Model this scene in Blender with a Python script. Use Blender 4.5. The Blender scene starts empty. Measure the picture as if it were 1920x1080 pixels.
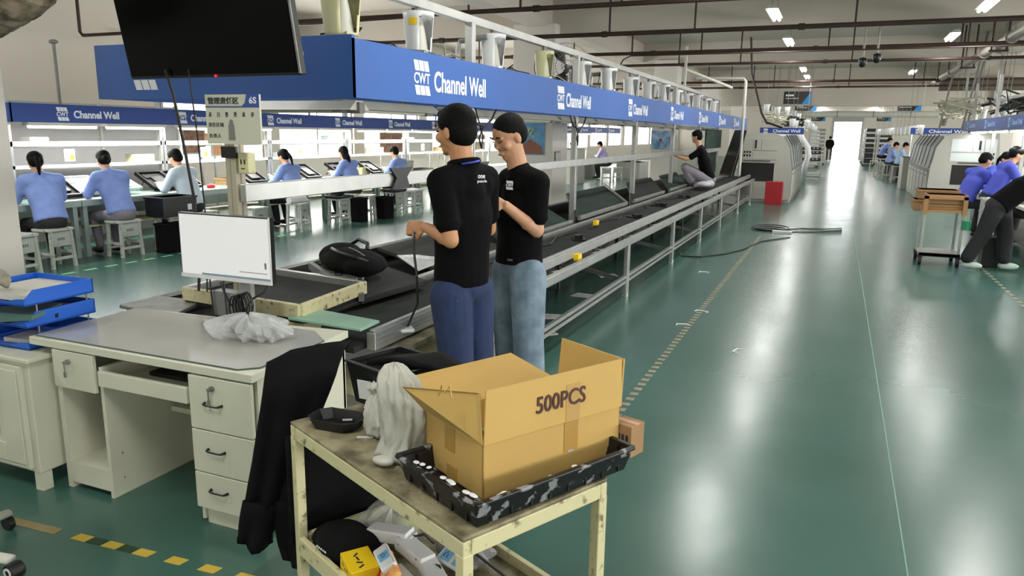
import bpy, bmesh, math, random
from mathutils import Vector, Matrix, Euler
random.seed(7)
S = bpy.context.scene
COL = S.collection
PI = math.pi

# ---------------------------------------------------------------- camera
cam_data = bpy.data.cameras.new('camera'); cam = bpy.data.objects.new('camera', cam_data); COL.objects.link(cam)
def set_camera(F=1400.0, VX=1573.0, VY=258.0, roll=0.8, h=1.65):
    p = math.radians(roll); dx = VX-960; dy = VY-540
    x = dx*math.cos(p)+dy*math.sin(p); y = -dx*math.sin(p)+dy*math.cos(p)
    th = math.atan(-y/F); yaw = math.atan(x/math.hypot(F, y))
    fw = Vector((-math.sin(yaw)*math.cos(th), math.cos(yaw)*math.cos(th), -math.sin(th)))
    r = Vector((math.cos(yaw), math.sin(yaw), 0)); up = r.cross(fw)
    R = r*math.cos(p)+up*math.sin(p); U = up*math.cos(p)-r*math.sin(p)
    m = Matrix((R, U, -fw)).transposed().to_4x4(); m.translation = (0, 0, h)
    cam.matrix_world = m
    cam_data.sensor_width = 36; cam_data.lens = F/1920*36; cam_data.clip_end = 300; cam_data.clip_start = .05
set_camera()
S.camera = cam

# ---------------------------------------------------------------- world, exposure
w = bpy.data.worlds.new('world'); S.world = w; w.use_nodes = True
bg = w.node_tree.nodes['Background']; bg.inputs[0].default_value = (1.0, .975, .93, 1); bg.inputs[1].default_value = 3.4
S.view_settings.view_transform = 'Standard'; S.view_settings.look = 'None'
S.view_settings.gamma = 1; S.view_settings.use_curve_mapping = False
S.view_settings.exposure = -0.06

def area(name, loc, rot, sx, sy, e, col=(1, 1, 1)):
    l = bpy.data.lights.new(name, 'AREA'); l.shape = 'RECTANGLE'; l.size = sx; l.size_y = sy; l.energy = e; l.color = col
    o = bpy.data.objects.new(name, l); COL.objects.link(o); o.location = loc; o.rotation_euler = rot
    return o
# daylight entering through the left window bands and the far gate
for y0 in (15.5, 26, 38, 52):
    area('window_daylight_and_fill', (-13.3, y0, 1.8), (0, -PI/2-.12, 0), 2.2, 10, 1100, (1, .97, .92))
for y0 in (0, 12, 24, 36, 50):  # unseen right-hand bank, added to brighten the ceiling
    area('window_daylight_and_fill', (13.0, y0, 1.7), (0, PI/2+.3, 0), 2.2, 10, 1500, (1, .98, .94))
area('gate_daylight', (.55, 66.5, 1.6), (-PI/2, 0, 0), 2.6, 2.8, 420, (.95, .98, 1))
# tubes of the ceiling fixture rows (the two aisle rows continue behind the camera)
FIX = [(x, y) for x in (-1.25, 2.0) for y in (-4.2, .4, 5.0, 9.8, 14.6, 18.8)]+[(-1.25, 26.4), (-1.25, 29.6), (2.0, 28.2), (-1.25, 38.5), (2.0, 38.5), (-1.25, 47), (2.0, 47), (-1.25, 55), (2.0, 55)] \
    +[(7.5, y) for y in (-4.2, 5, 14, 23, 32)]+[(-5.5, y) for y in (-4.2, .4, 5)]+[(-10, -3), (-10, 2), (-11, 5.3), (-8.2, 3.6)]  # side rows and left pair added out of view for more light
for x, y in FIX:
    area('ceiling_tube_light', (x, y, 3.66), (0, 0, 0), .22, 1.2, 52, (1, .985, .95))

# ---------------------------------------------------------------- materials
def s2l(c):
    return tuple(((v/255)/12.92 if v/255 <= .04045 else (((v/255)+.055)/1.055)**2.4) for v in c)
MATS = {}
def mat(name, rgb, rough=.5, metal=0.0, noise=0.0, nscale=8.0, rgb2=None, bump=0.0, bscale=40.0, emit=None, es=1.0, alpha=1.0, spec=.5, thr=None, detail=4, trans=0.0):
    if name in MATS: return MATS[name]
    m = bpy.data.materials.new(name); m.use_nodes = True; nt = m.node_tree; b = nt.nodes['Principled BSDF']
    c1 = (*s2l(rgb), 1)
    b.inputs['Base Color'].default_value = c1; b.inputs['Roughness'].default_value = rough; b.inputs['Metallic'].default_value = metal
    b.inputs['Specular IOR Level'].default_value = spec
    tc = nt.nodes.new('ShaderNodeTexCoord')
    if noise > 0 or rgb2:
        n = nt.nodes.new('ShaderNodeTexNoise'); n.inputs['Scale'].default_value = nscale; n.inputs['Detail'].default_value = detail
        nt.links.new(tc.outputs['Object'], n.inputs['Vector'])
        r = nt.nodes.new('ShaderNodeValToRGB')
        c2 = (*s2l(rgb2), 1) if rgb2 else tuple(v*(1-noise) for v in c1[:3])+(1,)
        lo, hi = thr if thr else (.35, .65)
        r.color_ramp.elements[0].position = lo; r.color_ramp.elements[0].color = c2
        r.color_ramp.elements[1].position = hi; r.color_ramp.elements[1].color = c1
        nt.links.new(n.outputs['Fac'], r.inputs['Fac']); nt.links.new(r.outputs['Color'], b.inputs['Base Color'])
    if bump > 0:
        n2 = nt.nodes.new('ShaderNodeTexNoise'); n2.inputs['Scale'].default_value = bscale; n2.inputs['Detail'].default_value = 3
        nt.links.new(tc.outputs['Object'], n2.inputs['Vector'])
        bp = nt.nodes.new('ShaderNodeBump'); bp.inputs['Strength'].default_value = bump; bp.inputs['Distance'].default_value = .01
        nt.links.new(n2.outputs['Fac'], bp.inputs['Height']); nt.links.new(bp.outputs['Normal'], b.inputs['Normal'])
    if emit:
        b.inputs['Emission Color'].default_value = (*s2l(emit), 1); b.inputs['Emission Strength'].default_value = es
    if alpha < 1: b.inputs['Alpha'].default_value = alpha
    if trans > 0: b.inputs['Transmission Weight'].default_value = trans
    MATS[name] = m
    return m

M_white = mat('white_paint', (196, 196, 186), .45, noise=.06, nscale=3)
M_wall = mat('wall_paint', (224, 218, 206), .7, noise=.06, nscale=.6)
M_ceil = mat('ceiling_paint', (196, 189, 178), .8, noise=.10, nscale=.35)
M_pillar = mat('pillar_paint', (212, 208, 201), .6, noise=.05, nscale=1.2)
M_alu = mat('aluminium', (190, 192, 190), .32, .75, noise=.12, nscale=6)
M_alud = mat('dull_aluminium', (150, 152, 148), .45, .6, noise=.3, nscale=9)
M_black = mat('black_plastic', (16, 17, 18), .4)
M_gloss = mat('black_screen', (3, 5, 6), .3, spec=.12)
M_belt = mat('dark_belt', (48, 51, 49), .7, spec=.2, noise=.35, nscale=5)
M_belt2 = mat('green_black_belt', (46, 62, 58), .75, spec=.2, noise=.3, nscale=4)
M_blue = mat('banner_blue', (44, 94, 172), .5, noise=.05, nscale=2)
M_blued = mat('banner_navy', (40, 70, 142), .5)
M_letter = mat('banner_white', (232, 236, 242), .5)
M_pipe = mat('brown_pipe', (64, 44, 38), .5, noise=.3, nscale=3)
M_pipew = mat('grey_pipe', (150, 142, 134), .5, noise=.2, nscale=3)
M_tube = mat('lit_tube', (255, 255, 250), .4, emit=(255, 250, 238), es=9)
M_tube2 = mat('lit_work_tube', (255, 255, 250), .4, emit=(255, 250, 240), es=8)
M_desk = mat('desk_laminate', (206, 207, 188), .45, noise=.05, nscale=4)
M_desktop = mat('desk_top_grey', (168, 168, 160), .3, noise=.05, nscale=2)
M_cream = mat('cream_paint', (206, 200, 158), .5, rgb2=(120, 112, 82), nscale=26, thr=(.30, .42))
M_grime = mat('grimy_table', (150, 142, 112), .55, rgb2=(88, 82, 60), nscale=13, thr=(.35, .62), bump=.4, bscale=60)
M_card = mat('cardboard', (196, 162, 92), .75, noise=.06, nscale=3)
M_card2 = mat('cardboard_brown', (160, 124, 84), .75, noise=.1, nscale=3)
M_tape = mat('parcel_tape', (176, 140, 72), .3, noise=.05)
M_traypaint = mat('paint_spattered_black', (14, 15, 17), .4, rgb2=(170, 172, 176), nscale=34, thr=(.30, .36), detail=8)
M_traybl = mat('smeared_black', (14, 15, 17), .4, rgb2=(130, 132, 136), nscale=22, thr=(.40, .44), detail=9)
M_cloth = mat('black_cloth', (13, 13, 15), .95, noise=.2, nscale=25, bump=.2, bscale=120, spec=.2)
M_rubber = mat('rubber', (20, 20, 20), .7)
M_hair = mat('black_hair', (8, 7, 8), .7, spec=.15, noise=.4, nscale=60, bump=.4, bscale=180)
M_skin = mat('skin', (196, 148, 116), .5, noise=.05, nscale=20)
M_skin2 = mat('skin_tan', (190, 138, 98), .5, noise=.06, nscale=20)
M_tee = mat('black_tee', (8, 8, 10), .95, bump=.5, bscale=11, spec=.15)
M_navy = mat('navy_denim', (34, 50, 88), .85, noise=.22, nscale=14, bump=.5, bscale=12)
M_denim = mat('pale_denim', (128, 148, 164), .85, rgb2=(92, 112, 128), nscale=9, bump=.5, bscale=12)
M_smock = mat('blue_smock', (126, 150, 212), .8, noise=.12, nscale=10, bump=.5, bscale=16)
M_smock2 = mat('deep_blue_smock', (72, 84, 190), .8, noise=.12, nscale=10, bump=.4, bscale=16)
M_palesh = mat('pale_blue_shirt', (190, 206, 218), .8, noise=.06, bump=.3, bscale=16)
M_greyt = mat('grey_trousers', (128, 124, 134), .85, noise=.15, bump=.5, bscale=14)
M_dark = mat('dark_trousers', (40, 40, 44), .85, noise=.2)
M_stool = mat('stool_paint', (190, 194, 186), .5, rgb2=(140, 142, 134), nscale=16, thr=(.3, .42))
M_bench = mat('bench_grey_green', (150, 166, 160), .5, noise=.12)
M_mint = mat('mint_mat', (140, 178, 158), .45, noise=.05)
M_plastic = mat('clear_plastic', (214, 218, 218), .25, alpha=.45, spec=.8, bump=.8, bscale=25)
M_bagw = mat('white_bag', (196, 196, 186), .35, noise=.12, nscale=7, bump=1.0, bscale=11, alpha=.88)
M_red = mat('red_paint', (160, 22, 36), .5)
M_green = mat('green_plastic', (28, 134, 92), .5)
M_yel = mat('yellow_plastic', (232, 196, 20), .5)
M_foil = mat('foil_duct', (160, 146, 126), .6, rgb2=(86, 76, 62), nscale=16, bump=.9, bscale=22)
M_ivory = mat('ivory_plastic', (206, 204, 160), .45, noise=.08)
M_porc = mat('white_plastic', (218, 220, 222), .4)
M_mach = mat('machine_grey', (168, 167, 158), .45, noise=.04, nscale=2)
M_machd = mat('machine_dark_grey', (120, 120, 116), .5)

# floor: green epoxy
def floor_mat():
    m = bpy.data.materials.new('green_epoxy'); m.use_nodes = True; nt = m.node_tree; b = nt.nodes['Principled BSDF']
    tc = nt.nodes.new('ShaderNodeTexCoord')
    n = nt.nodes.new('ShaderNodeTexNoise'); n.inputs['Scale'].default_value = .55; n.inputs['Detail'].default_value = 6
    nt.links.new(tc.outputs['Object'], n.inputs['Vector'])
    r = nt.nodes.new('ShaderNodeValToRGB'); r.color_ramp.elements[0].position = .3; r.color_ramp.elements[1].position = .72
    r.color_ramp.elements[0].color = (*s2l((54, 90, 78)), 1); r.color_ramp.elements[1].color = (*s2l((68, 106, 98)), 1)
    nt.links.new(n.outputs['Fac'], r.inputs['Fac']); nt.links.new(r.outputs['Color'], b.inputs['Base Color'])
    n2 = nt.nodes.new('ShaderNodeTexNoise'); n2.inputs['Scale'].default_value = 1.3; n2.inputs['Detail'].default_value = 2
    nt.links.new(tc.outputs['Object'], n2.inputs['Vector'])
    mr = nt.nodes.new('ShaderNodeMapRange'); mr.inputs['To Min'].default_value = .20; mr.inputs['To Max'].default_value = .30
    nt.links.new(n2.outputs['Fac'], mr.inputs['Value']); nt.links.new(mr.outputs['Result'], b.inputs['Roughness'])
    n3 = nt.nodes.new('ShaderNodeTexNoise'); n3.inputs['Scale'].default_value = 5; n3.inputs['Detail'].default_value = 2
    nt.links.new(tc.outputs['Object'], n3.inputs['Vector'])
    bp = nt.nodes.new('ShaderNodeBump'); bp.inputs['Strength'].default_value = .12; bp.inputs['Distance'].default_value = .01
    nt.links.new(n3.outputs['Fac'], bp.inputs['Height']); nt.links.new(bp.outputs['Normal'], b.inputs['Normal'])
    b.inputs['Specular IOR Level'].default_value = .6
    return m
M_floor = floor_mat()

# ---------------------------------------------------------------- mesh helpers
class MB:
    def __init__(s): s.v = []; s.f = []; s.m = []
    def add(s, vs, fs, mi=0):
        k = len(s.v); s.v += [tuple(v) for v in vs]; s.f += [tuple(i+k for i in f) for f in fs]; s.m += [mi]*len(fs); return s
    def box(s, c, d, rot=(0, 0, 0), mi=0):
        R = Euler(rot).to_matrix(); c = Vector(c); h = Vector(d)/2
        vs = [c+R@Vector((x*h.x, y*h.y, z*h.z)) for x in (-1, 1) for y in (-1, 1) for z in (-1, 1)]
        return s.add(vs, [(0, 1, 3, 2), (4, 6, 7, 5), (0, 4, 5, 1), (2, 3, 7, 6), (0, 2, 6, 4), (1, 5, 7, 3)], mi)
    def bb(s, x0, x1, y0, y1, z0, z1, mi=0):
        return s.box(((x0+x1)/2, (y0+y1)/2, (z0+z1)/2), (abs(x1-x0), abs(y1-y0), abs(z1-z0)), mi=mi)
    def bar(s, a, b, w, h=None, mi=0, up=(0, 0, 1)):
        a = Vector(a); b = Vector(b); h = h or w; t = (b-a).normalized(); u = Vector(up)
        if abs(t.dot(u)) > .95: u = Vector((0, 1, 0))
        r = t.cross(u).normalized(); u = r.cross(t)
        vs = [p+r*(x*w/2)+u*(z*h/2) for p in (a, b) for x, z in ((-1, -1), (1, -1), (1, 1), (-1, 1))]
        return s.add(vs, [(0, 1, 2, 3), (7, 6, 5, 4), (0, 4, 5, 1), (1, 5, 6, 2), (2, 6, 7, 3), (3, 7, 4, 0)], mi)
    def cyl(s, a, b, r0, r1=None, n=12, mi=0, caps=True):
        r1 = r0 if r1 is None else r1; a = Vector(a); b = Vector(b); t = (b-a).normalized()
        u = Vector((0, 0, 1)) if abs(t.z) < .9 else Vector((1, 0, 0)); x = t.cross(u).normalized(); y = t.cross(x)
        vs = [p+(x*math.cos(2*PI*i/n)+y*math.sin(2*PI*i/n))*r for p, r in ((a, r0), (b, r1)) for i in range(n)]
        fs = [(i, (i+1) % n, n+(i+1) % n, n+i) for i in range(n)]
        if caps: fs += [tuple(range(n))[::-1], tuple(range(n, 2*n))]
        return s.add(vs, fs, mi)
    def tube(s, pts, r, n=6, mi=0, closed=False):
        P = [Vector(p) for p in pts]; N = len(P); rings = []; prev = None
        for i, p in enumerate(P):
            t = (P[(i+1) % N]-P[i-1]) if closed else (P[min(i+1, N-1)]-P[max(i-1, 0)])
            t.normalize()
            if prev is None: u = Vector((0, 0, 1)) if abs(t.z) < .9 else Vector((1, 0, 0)); x = t.cross(u).normalized()
            else: x = (prev-t*prev.dot(t)).normalized()
            prev = x; y = t.cross(x); rr = r[i] if isinstance(r, (list, tuple)) else r
            rings += [p+(x*math.cos(2*PI*k/n)+y*math.sin(2*PI*k/n))*rr for k in range(n)]
        fs = []
        for i in range(N if closed else N-1):
            j = (i+1) % N
            fs += [(i*n+k, i*n+(k+1) % n, j*n+(k+1) % n, j*n+k) for k in range(n)]
        if not closed: fs += [tuple(range(n))[::-1], tuple(range((N-1)*n, N*n))]
        return s.add(rings, fs, mi)
    def lathe(s, prof, c=(0, 0, 0), n=20, mi=0, a0=0, a1=2*PI):
        c = Vector(c); full = abs(a1-a0-2*PI) < 1e-6; m = n if full else n+1
        vs = [c+Vector((r*math.cos(a0+(a1-a0)*k/n), r*math.sin(a0+(a1-a0)*k/n), z)) for r, z in prof for k in range(m)]
        fs = []
        for i in range(len(prof)-1):
            for k in range(n): fs.append((i*m+k, i*m+(k+1) % m, (i+1)*m+(k+1) % m, (i+1)*m+k))
        return s.add(vs, fs, mi)
    def prism(s, poly, d, mi=0):
        """poly: planar 3-D points, d: extrusion vector"""
        P = [Vector(p) for p in poly]; d = Vector(d); n = len(P)
        return s.add(P+[p+d for p in P], [tuple(range(n))[::-1], tuple(range(n, 2*n))]+[(i, (i+1) % n, n+(i+1) % n, n+i) for i in range(n)], mi)
    def ell(s, c, r, ax=None, n=14, mi=0):
        """ellipsoid; ax = 3x3 matrix with the axes in columns"""
        c = Vector(c); A = ax or Matrix.Identity(3); m = n//2; vs = [c+A@Vector((0, 0, r[2]))]
        for i in range(1, m):
            t = PI*i/m
            for k in range(n):
                a = 2*PI*k/n; vs.append(c+A@Vector((r[0]*math.sin(t)*math.cos(a), r[1]*math.sin(t)*math.sin(a), r[2]*math.cos(t))))
        vs.append(c-A@Vector((0, 0, r[2]))); L = len(vs)-1
        fs = [(0, 1+k, 1+(k+1) % n) for k in range(n)]
        for i in range(m-2):
            for k in range(n): a = 1+i*n; fs.append((a+k, a+n+k, a+n+(k+1) % n, a+(k+1) % n))
        a = 1+(m-2)*n; fs += [(L, a+(k+1) % n, a+k) for k in range(n)]
        return s.add(vs, fs, mi)
    def loft(s, secs, n=18, mi=0):
        """secs: (center, x-axis vector incl. radius, y-axis vector incl. radius)"""
        vs = []
        for c, X, Y in secs:
            c = Vector(c); X = Vector(X); Y = Vector(Y); vs += [c+X*math.cos(2*PI*k/n)+Y*math.sin(2*PI*k/n) for k in range(n)]
        fs = []
        for i in range(len(secs)-1):
            for k in range(n): fs.append((i*n+k, i*n+(k+1) % n, (i+1)*n+(k+1) % n, (i+1)*n+k))
        fs += [tuple(range(n))[::-1], tuple(range((len(secs)-1)*n, len(secs)*n))]
        return s.add(vs, fs, mi)
    def mesh(s, name, mats, smooth=False):
        me = bpy.data.meshes.new(name); me.from_pydata(s.v, [], s.f)
        for m in (mats if isinstance(mats, (list, tuple)) else [mats]): me.materials.append(m)
        me.polygons.foreach_set('material_index', s.m)
        bm = bmesh.new(); bm.from_mesh(me); bmesh.ops.recalc_face_normals(bm, faces=bm.faces); bm.to_mesh(me); bm.free()
        if smooth: me.shade_smooth()
        me.update(); return me
    def build(s, name, mats, parent=None, smooth=False, bevel=0, loc=None, solid=0):
        o = bpy.data.objects.new(name, s.mesh(name, mats, smooth)); COL.objects.link(o)
        if parent: o.parent = parent
        if loc: o.location = loc
        if solid: m = o.modifiers.new('s', 'SOLIDIFY'); m.thickness = solid; m.offset = 0
        if bevel: m = o.modifiers.new('b', 'BEVEL'); m.width = bevel; m.segments = 2; m.limit_method = 'ANGLE'
        return o
def prop(o, label=None, cat=None, group=None, kind=None):
    if label: o['label'] = label
    if cat: o['category'] = cat
    if group: o['group'] = group
    if kind: o['kind'] = kind
    return o
def thing(name, label, cat, loc=(0, 0, 0), rz=0, group=None):
    o = bpy.data.objects.new(name, None); COL.objects.link(o); o.empty_display_size = .1
    o.location = loc; o.rotation_euler = (0, 0, rz); return prop(o, label, cat, group)
def dup(root, loc, rz=None, label=None, group=None, scale=None):
    def cp(o, par):
        c = o.copy(); COL.objects.link(c)
        if par: c.parent = par
        for ch in list(o.children): cp(ch, c)
        return c
    r = cp(root, None); r.location = loc
    if rz is not None: r.rotation_euler = (0, 0, rz)
    if label: r['label'] = label
    if group: r['group'] = group
    if scale: r.scale = scale
    return r
def struct(name, b, m, bevel=0):
    o = b.build(name, m, bevel=bevel); o['kind'] = 'structure'; return o
_dg = None
def bake(o):
    """apply the modifiers of o"""
    dg = bpy.context.evaluated_depsgraph_get(); me = bpy.data.meshes.new_from_object(o.evaluated_get(dg)); me.name = o.name
    o.modifiers.clear(); o.data = me; return o
def blob(name, b, m, parent, voxel=.012, smooth=4, fac=.5):
    o = b.build(name, m, None)
    r = o.modifiers.new('r', 'REMESH'); r.mode = 'VOXEL'; r.voxel_size = voxel; r.use_smooth_shade = True
    s = o.modifiers.new('s', 'SMOOTH'); s.iterations = smooth; s.factor = fac
    bake(o); o.data.shade_smooth(); o.parent = parent
    return o
_txt = {}
def text_mesh(txt, bold=0.0, ext=0.004):
    k = (txt, bold, ext)
    if k not in _txt:
        cu = bpy.data.curves.new('text', 'FONT'); cu.body = txt; cu.offset = bold; cu.extrude = ext; cu.resolution_u = 3
        o = bpy.data.objects.new('text', cu); COL.objects.link(o)
        dg = bpy.context.evaluated_depsgraph_get(); dg.update(); me = bpy.data.meshes.new_from_object(o.evaluated_get(dg))
        vs = [tuple(v.co) for v in me.vertices]; fs = [tuple(p.vertices) for p in me.polygons]
        bpy.data.objects.remove(o); x0 = min(v[0] for v in vs); x1 = max(v[0] for v in vs); y0 = min(v[1] for v in vs); y1 = max(v[1] for v in vs)
        _txt[k] = (vs, fs, x0, x1, y0, y1)
    return _txt[k]
def put_text(mb, txt, org, right, up, width, height, bold=0.0, mi=0, thick=.003):
    """fit the text in a rectangle that starts at org (lower left)"""
    vs, fs, x0, x1, y0, y1 = text_mesh(txt, bold, .5)
    R = Vector(right).normalized(); U = Vector(up).normalized(); N = R.cross(U); org = Vector(org)
    mb.add([org+R*((v[0]-x0)/(x1-x0)*width)+U*((v[1]-y0)/(y1-y0)*height)+N*(v[2]*thick) for v in vs], fs, mi)
def put_logo(mb, org, right, up, h, wf=.56, mi=0, thick=.003):
    R = Vector(right).normalized(); U = Vector(up).normalized(); N = R.cross(U); org = Vector(org); w = h*wf
    for z0, z1, s0, s1 in ((.70, 1.0, .10, 0.0), (0.0, .28, .16, .06)):
        for k in range(3):
            a = .0+k*.31; p = [(a+s0, z0), (a+.27+s0, z0), (a+.27+s1, z1), (a+s1, z1)]
            mb.prism([org+R*(x*w)+U*(z*h)-N*(thick/2) for x, z in p], N*thick, mi)
    put_text(mb, 'CWT', org+R*(.02*w)+U*(.33*h), R, U, w*1.0, h*.32, .02, mi, thick)
# ================================================================ the hall
X0w, X1w, Y0w, Y1w, ZC = -12.5, 12.0, -6.0, 65.0, 4.4
struct('floor', MB().bb(X0w-.2, X1w+.2, Y0w-.2, Y1w+.2, -.1, 0), M_floor)
struct('ceiling', MB().bb(X0w-.2, X1w+.2, Y0w-.2, Y1w+.2, ZC, ZC+.2), M_ceil)
wl = MB().bb(X0w-.2, X0w, Y0w, Y1w, 0, .95).bb(X0w-.2, X0w, Y0w, Y1w, 2.85, ZC).bb(X0w-.2, X0w, Y0w, 11.2, .95, 2.85)
wins = []
y = 11.2
while y < 62:
    wins.append((y, y+3.1)); wl.bb(X0w-.2, X0w, y+3.1, y+3.6, .95, 2.85); y += 3.6
wl.bb(X0w-.2, X0w, y, Y1w, .95, 2.85)
struct('wall_left', wl, M_wall)
M_glass = mat('window_glass', (235, 240, 240), .05, alpha=.12)
for i, (a, b) in enumerate(wins):
    fr = MB(); x = X0w-.1
    for yy in (a+.03, (a+b)/2, b-.03): fr.bb(x-.03, x+.03, yy-.03, yy+.03, .95, 2.85)
    for z in (.98, 2.2, 2.82): fr.bb(x-.03, x+.03, a, b, z-.03, z+.03)
    t = bpy.data.objects.new('window_%d' % (i+1), None); COL.objects.link(t); t['kind'] = 'structure'
    fr.build('window_frame', M_alu, t); MB().bb(x-.004, x+.004, a, b, .96, 2.84).build('pane', M_glass, t)
wr = MB().bb(X1w, X1w+.2, Y0w, Y1w, 0, .95).bb(X1w, X1w+.2, Y0w, Y1w, 2.85, ZC)
for q in range(12): wr.bb(X1w, X1w+.2, Y0w+6*q, Y0w+6*q+.5, .95, 2.85)
struct('wall_right', wr, M_wall)
for q in range(11):  # unseen window band, put in so more daylight reaches the ceiling
    t = bpy.data.objects.new('window_%d' % (q+31), None); COL.objects.link(t); t['kind'] = 'structure'
    a, b_, x = Y0w+6*q+.5, min(Y0w+6*q+6, Y1w), X1w+.1
    MB().bb(x-.03, x+.03, a, b_, .95, 1.0).bb(x-.03, x+.03, a, b_, 2.8, 2.85).bb(x-.03, x+.03, (a+b_)/2-.03, (a+b_)/2+.03, .95, 2.85).build('window_frame', M_alu, t)
    MB().bb(x-.004, x+.004, a, b_, .96, 2.84).build('pane', M_glass, t)
struct('wall_back', MB().bb(X0w, X1w, Y0w-.2, Y0w, 0, ZC), M_wall)
struct('wall_front', MB().bb(X0w, -.45, Y1w, Y1w+.2, 0, ZC).bb(1.55, X1w, Y1w, Y1w+.2, 0, ZC).bb(-.45, 1.55, Y1w, Y1w+.2, 2.9, ZC), M_wall)
struct('door_1', MB().bb(-.52, -.42, Y1w-.08, Y1w+.22, 0, 2.95).bb(1.52, 1.62, Y1w-.08, Y1w+.22, 0, 2.95).bb(-.52, 1.62, Y1w-.12, Y1w+.1, 2.85, 3.2), M_alu)
# cross beams, a low girder, lengthwise beams, pillars
k = 1
for y, z0 in ((-.2, 3.72), (7.8, 3.72), (15.8, 3.70), (24, 3.72), (40, 3.5), (48, 3.5), (56, 3.4)):
    struct('trim_%d' % k, MB().bb(X0w, X1w, y-.2, y+.2, z0, ZC), M_ceil); k += 1
struct('trim_%d' % k, MB().bb(X0w, X1w, 33.8, 34.2, 2.92, 3.75), M_ceil); k += 1
struct('trim_%d' % k, MB().bb(X0w, X1w, 34.0, 34.15, 3.75, ZC), M_ceil); k += 1
for x in (-6.0, 3.9):
    struct('trim_%d' % k, MB().bb(x-.2, x+.2, Y0w, Y1w, 3.85, ZC), M_ceil); k += 1
pil = [(-6.1, 15.8, .95), (-5.05, 24, .7), (-5.0, 32.5, .7), (-5.0, 42, .7), (5.8, 15.8, .8), (5.6, 24, .8), (5.6, 34, .8), (-5.58, 2.93, .9)]
pn = ['by the landscape poster', 'further back by the second poster', '', '', '', '', '', 'at the left']
for i, (x, y, s) in enumerate(pil):
    o = MB().bb(x-s/2, x+s/2, y-s/2, y+s/2, 0, 3.9).build('pillar', M_pillar, bevel=.01); o['kind'] = 'structure'
# posters on the pillars
t = thing('poster', 'blue poster with a pale bird over a brown peak on the near pillar', 'poster', (-6.17, 15.31, 1.53))
MB().bb(-.36, .36, 0, .012, -.34, .34).build('sheet', mat('poster_blue', (70, 134, 182), .5, rgb2=(120, 170, 200), nscale=3), t)
MB().prism([(-.34, -.001, -.32), (.34, -.001, -.32), (.30, -.001, -.16), (.02, -.001, .0), (-.22, -.001, -.22)], (0, -.004, 0)).build('brown_peak', mat('poster_brown', (140, 88, 70), .6), t)
MB().tube([(-.16, -.004, .06), (-.04, -.004, .12), (0, -.004, .2), (.1, -.004, .22), (.02, -.004, .1), (.12, -.004, .04)], .022, 6).build('bird', mat('poster_cream', (196, 200, 160), .6), t)
t = thing('poster', 'small blue seascape poster with red dot on the far pillar', 'poster', (-5.1, 23.62, 1.5))
MB().bb(-.3, .3, 0, .012, -.28, .28).build('sheet', mat('poster_sea', (60, 116, 170), .5, rgb2=(170, 196, 214), nscale=5), t)
MB().lathe([(0, 0), (.05, 0), (.05, .003), (0, .003)], (0, 0, 0), 12).build('red_dot', M_red, t).rotation_euler = (PI/2, 0, 0)
t = thing('notice_frame', 'small white framed notice hanging on the near pillar side', 'notice', (-5.62, 15.6, 1.13)); t.rotation_euler = (0, 0, PI/2)
MB().bb(-.16, .16, -.02, 0, -.14, .14).build('frame', M_machd, t); MB().bb(-.14, .14, -.024, -.02, -.12, .12).build('sheet', M_white, t)

# ceiling fixture rows
def ceiling_light(x, y, z, label, hang=True):
    t = thing('ceiling_light', label, 'ceiling light', (x, y, z), 0, 'tube fittings under the ceiling')
    MB().prism([(-.11, -.62, .06), (.11, -.62, .06), (.05, -.62, .12), (-.05, -.62, .12)], (0, 1.24, 0)).build('housing', M_white, t)
    b = MB(); b.cyl((-.045, -.58, .035), (-.045, .58, .035), .03, n=10); b.cyl((.045, -.58, .035), (.045, .58, .035), .03, n=10)
    b.build('tube', M_tube, t)
    b = MB()
    for yy in (-.5, .5): b.cyl((0, yy, .12), (0, yy, ZC-z), .006, n=6)
    b.build('hanger', M_machd, t); return t
desc = {(-1.25, 14.6): 'nearest left lit ceiling tube, just above the first brown pipes', (-1.25, 18.8): 'second left lit ceiling tube, below a brown pipe',
        (2.0, 14.6): 'nearest right lit ceiling tube at the top of the picture', (2.0, 18.8): 'second right lit ceiling tube beside the grey pipe',
        (-1.25, 26.4): 'far left lit ceiling tube before the low girder', (-1.25, 29.6): 'farthest left lit ceiling tube before the low girder', (2.0, 28.2): 'far right lit ceiling tube before the low girder'}
for (x, y), d in desc.items(): ceiling_light(x, y, 3.72, d)
for x, y in FIX:
    if (x, y) in desc: continue
    o = ceiling_light(x, y, 3.72, ('lit ceiling tube over the aisle beyond the low girder' if y > 30 else 'unseen lit ceiling tube overhead, among the continued rows and added lights'))

# brown pipes across the hall
for i, (y, z, r, x0, x1) in enumerate(((10.5, 3.4, .035, -12.4, 12), (13.5, 3.4, .04, -12.4, 12), (16.8, 3.4, .038, -12.4, 12), (19.7, 3.4, .035, -12.4, 12), (27.2, 3.45, .04, -12.4, 12), (29.5, 3.4, .035, -12.4, 12))):
    t = thing('sprinkler_pipe', ['brown pipe nearest the viewer, crossing above the aisle', 'second brown pipe across the hall, under the nearest lamps', 'third brown pipe across the hall, passing the ceiling cameras', 'fourth brown pipe across the hall, partly painted pale', 'fifth brown pipe across the hall, beyond the second beam', 'last brown pipe before the low girder'][i], 'pipe', (0, y, z), 0)
    MB().cyl((x0, 0, 0), (x1, 0, 0), r, n=10).build('run', M_pipe, t)
    for x in (-7.5, -4.2, -.9, 2.4, 5.7): MB().cyl((x+i*.13, 0, 0), (x+i*.13+.1, 0, 0), r*1.35, n=10).build('coupling', M_pipe, t)
    for x in (-10, -7.2, -4.4, -2.9, -.4, 1.9, 4.2, 7):
        xx = x+(i*.47) % .9
        MB().bar((xx, 0, 0), (xx, 0, min(ZC, 4.4)-z), .03).build('hanger', M_pipe, t)
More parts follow.
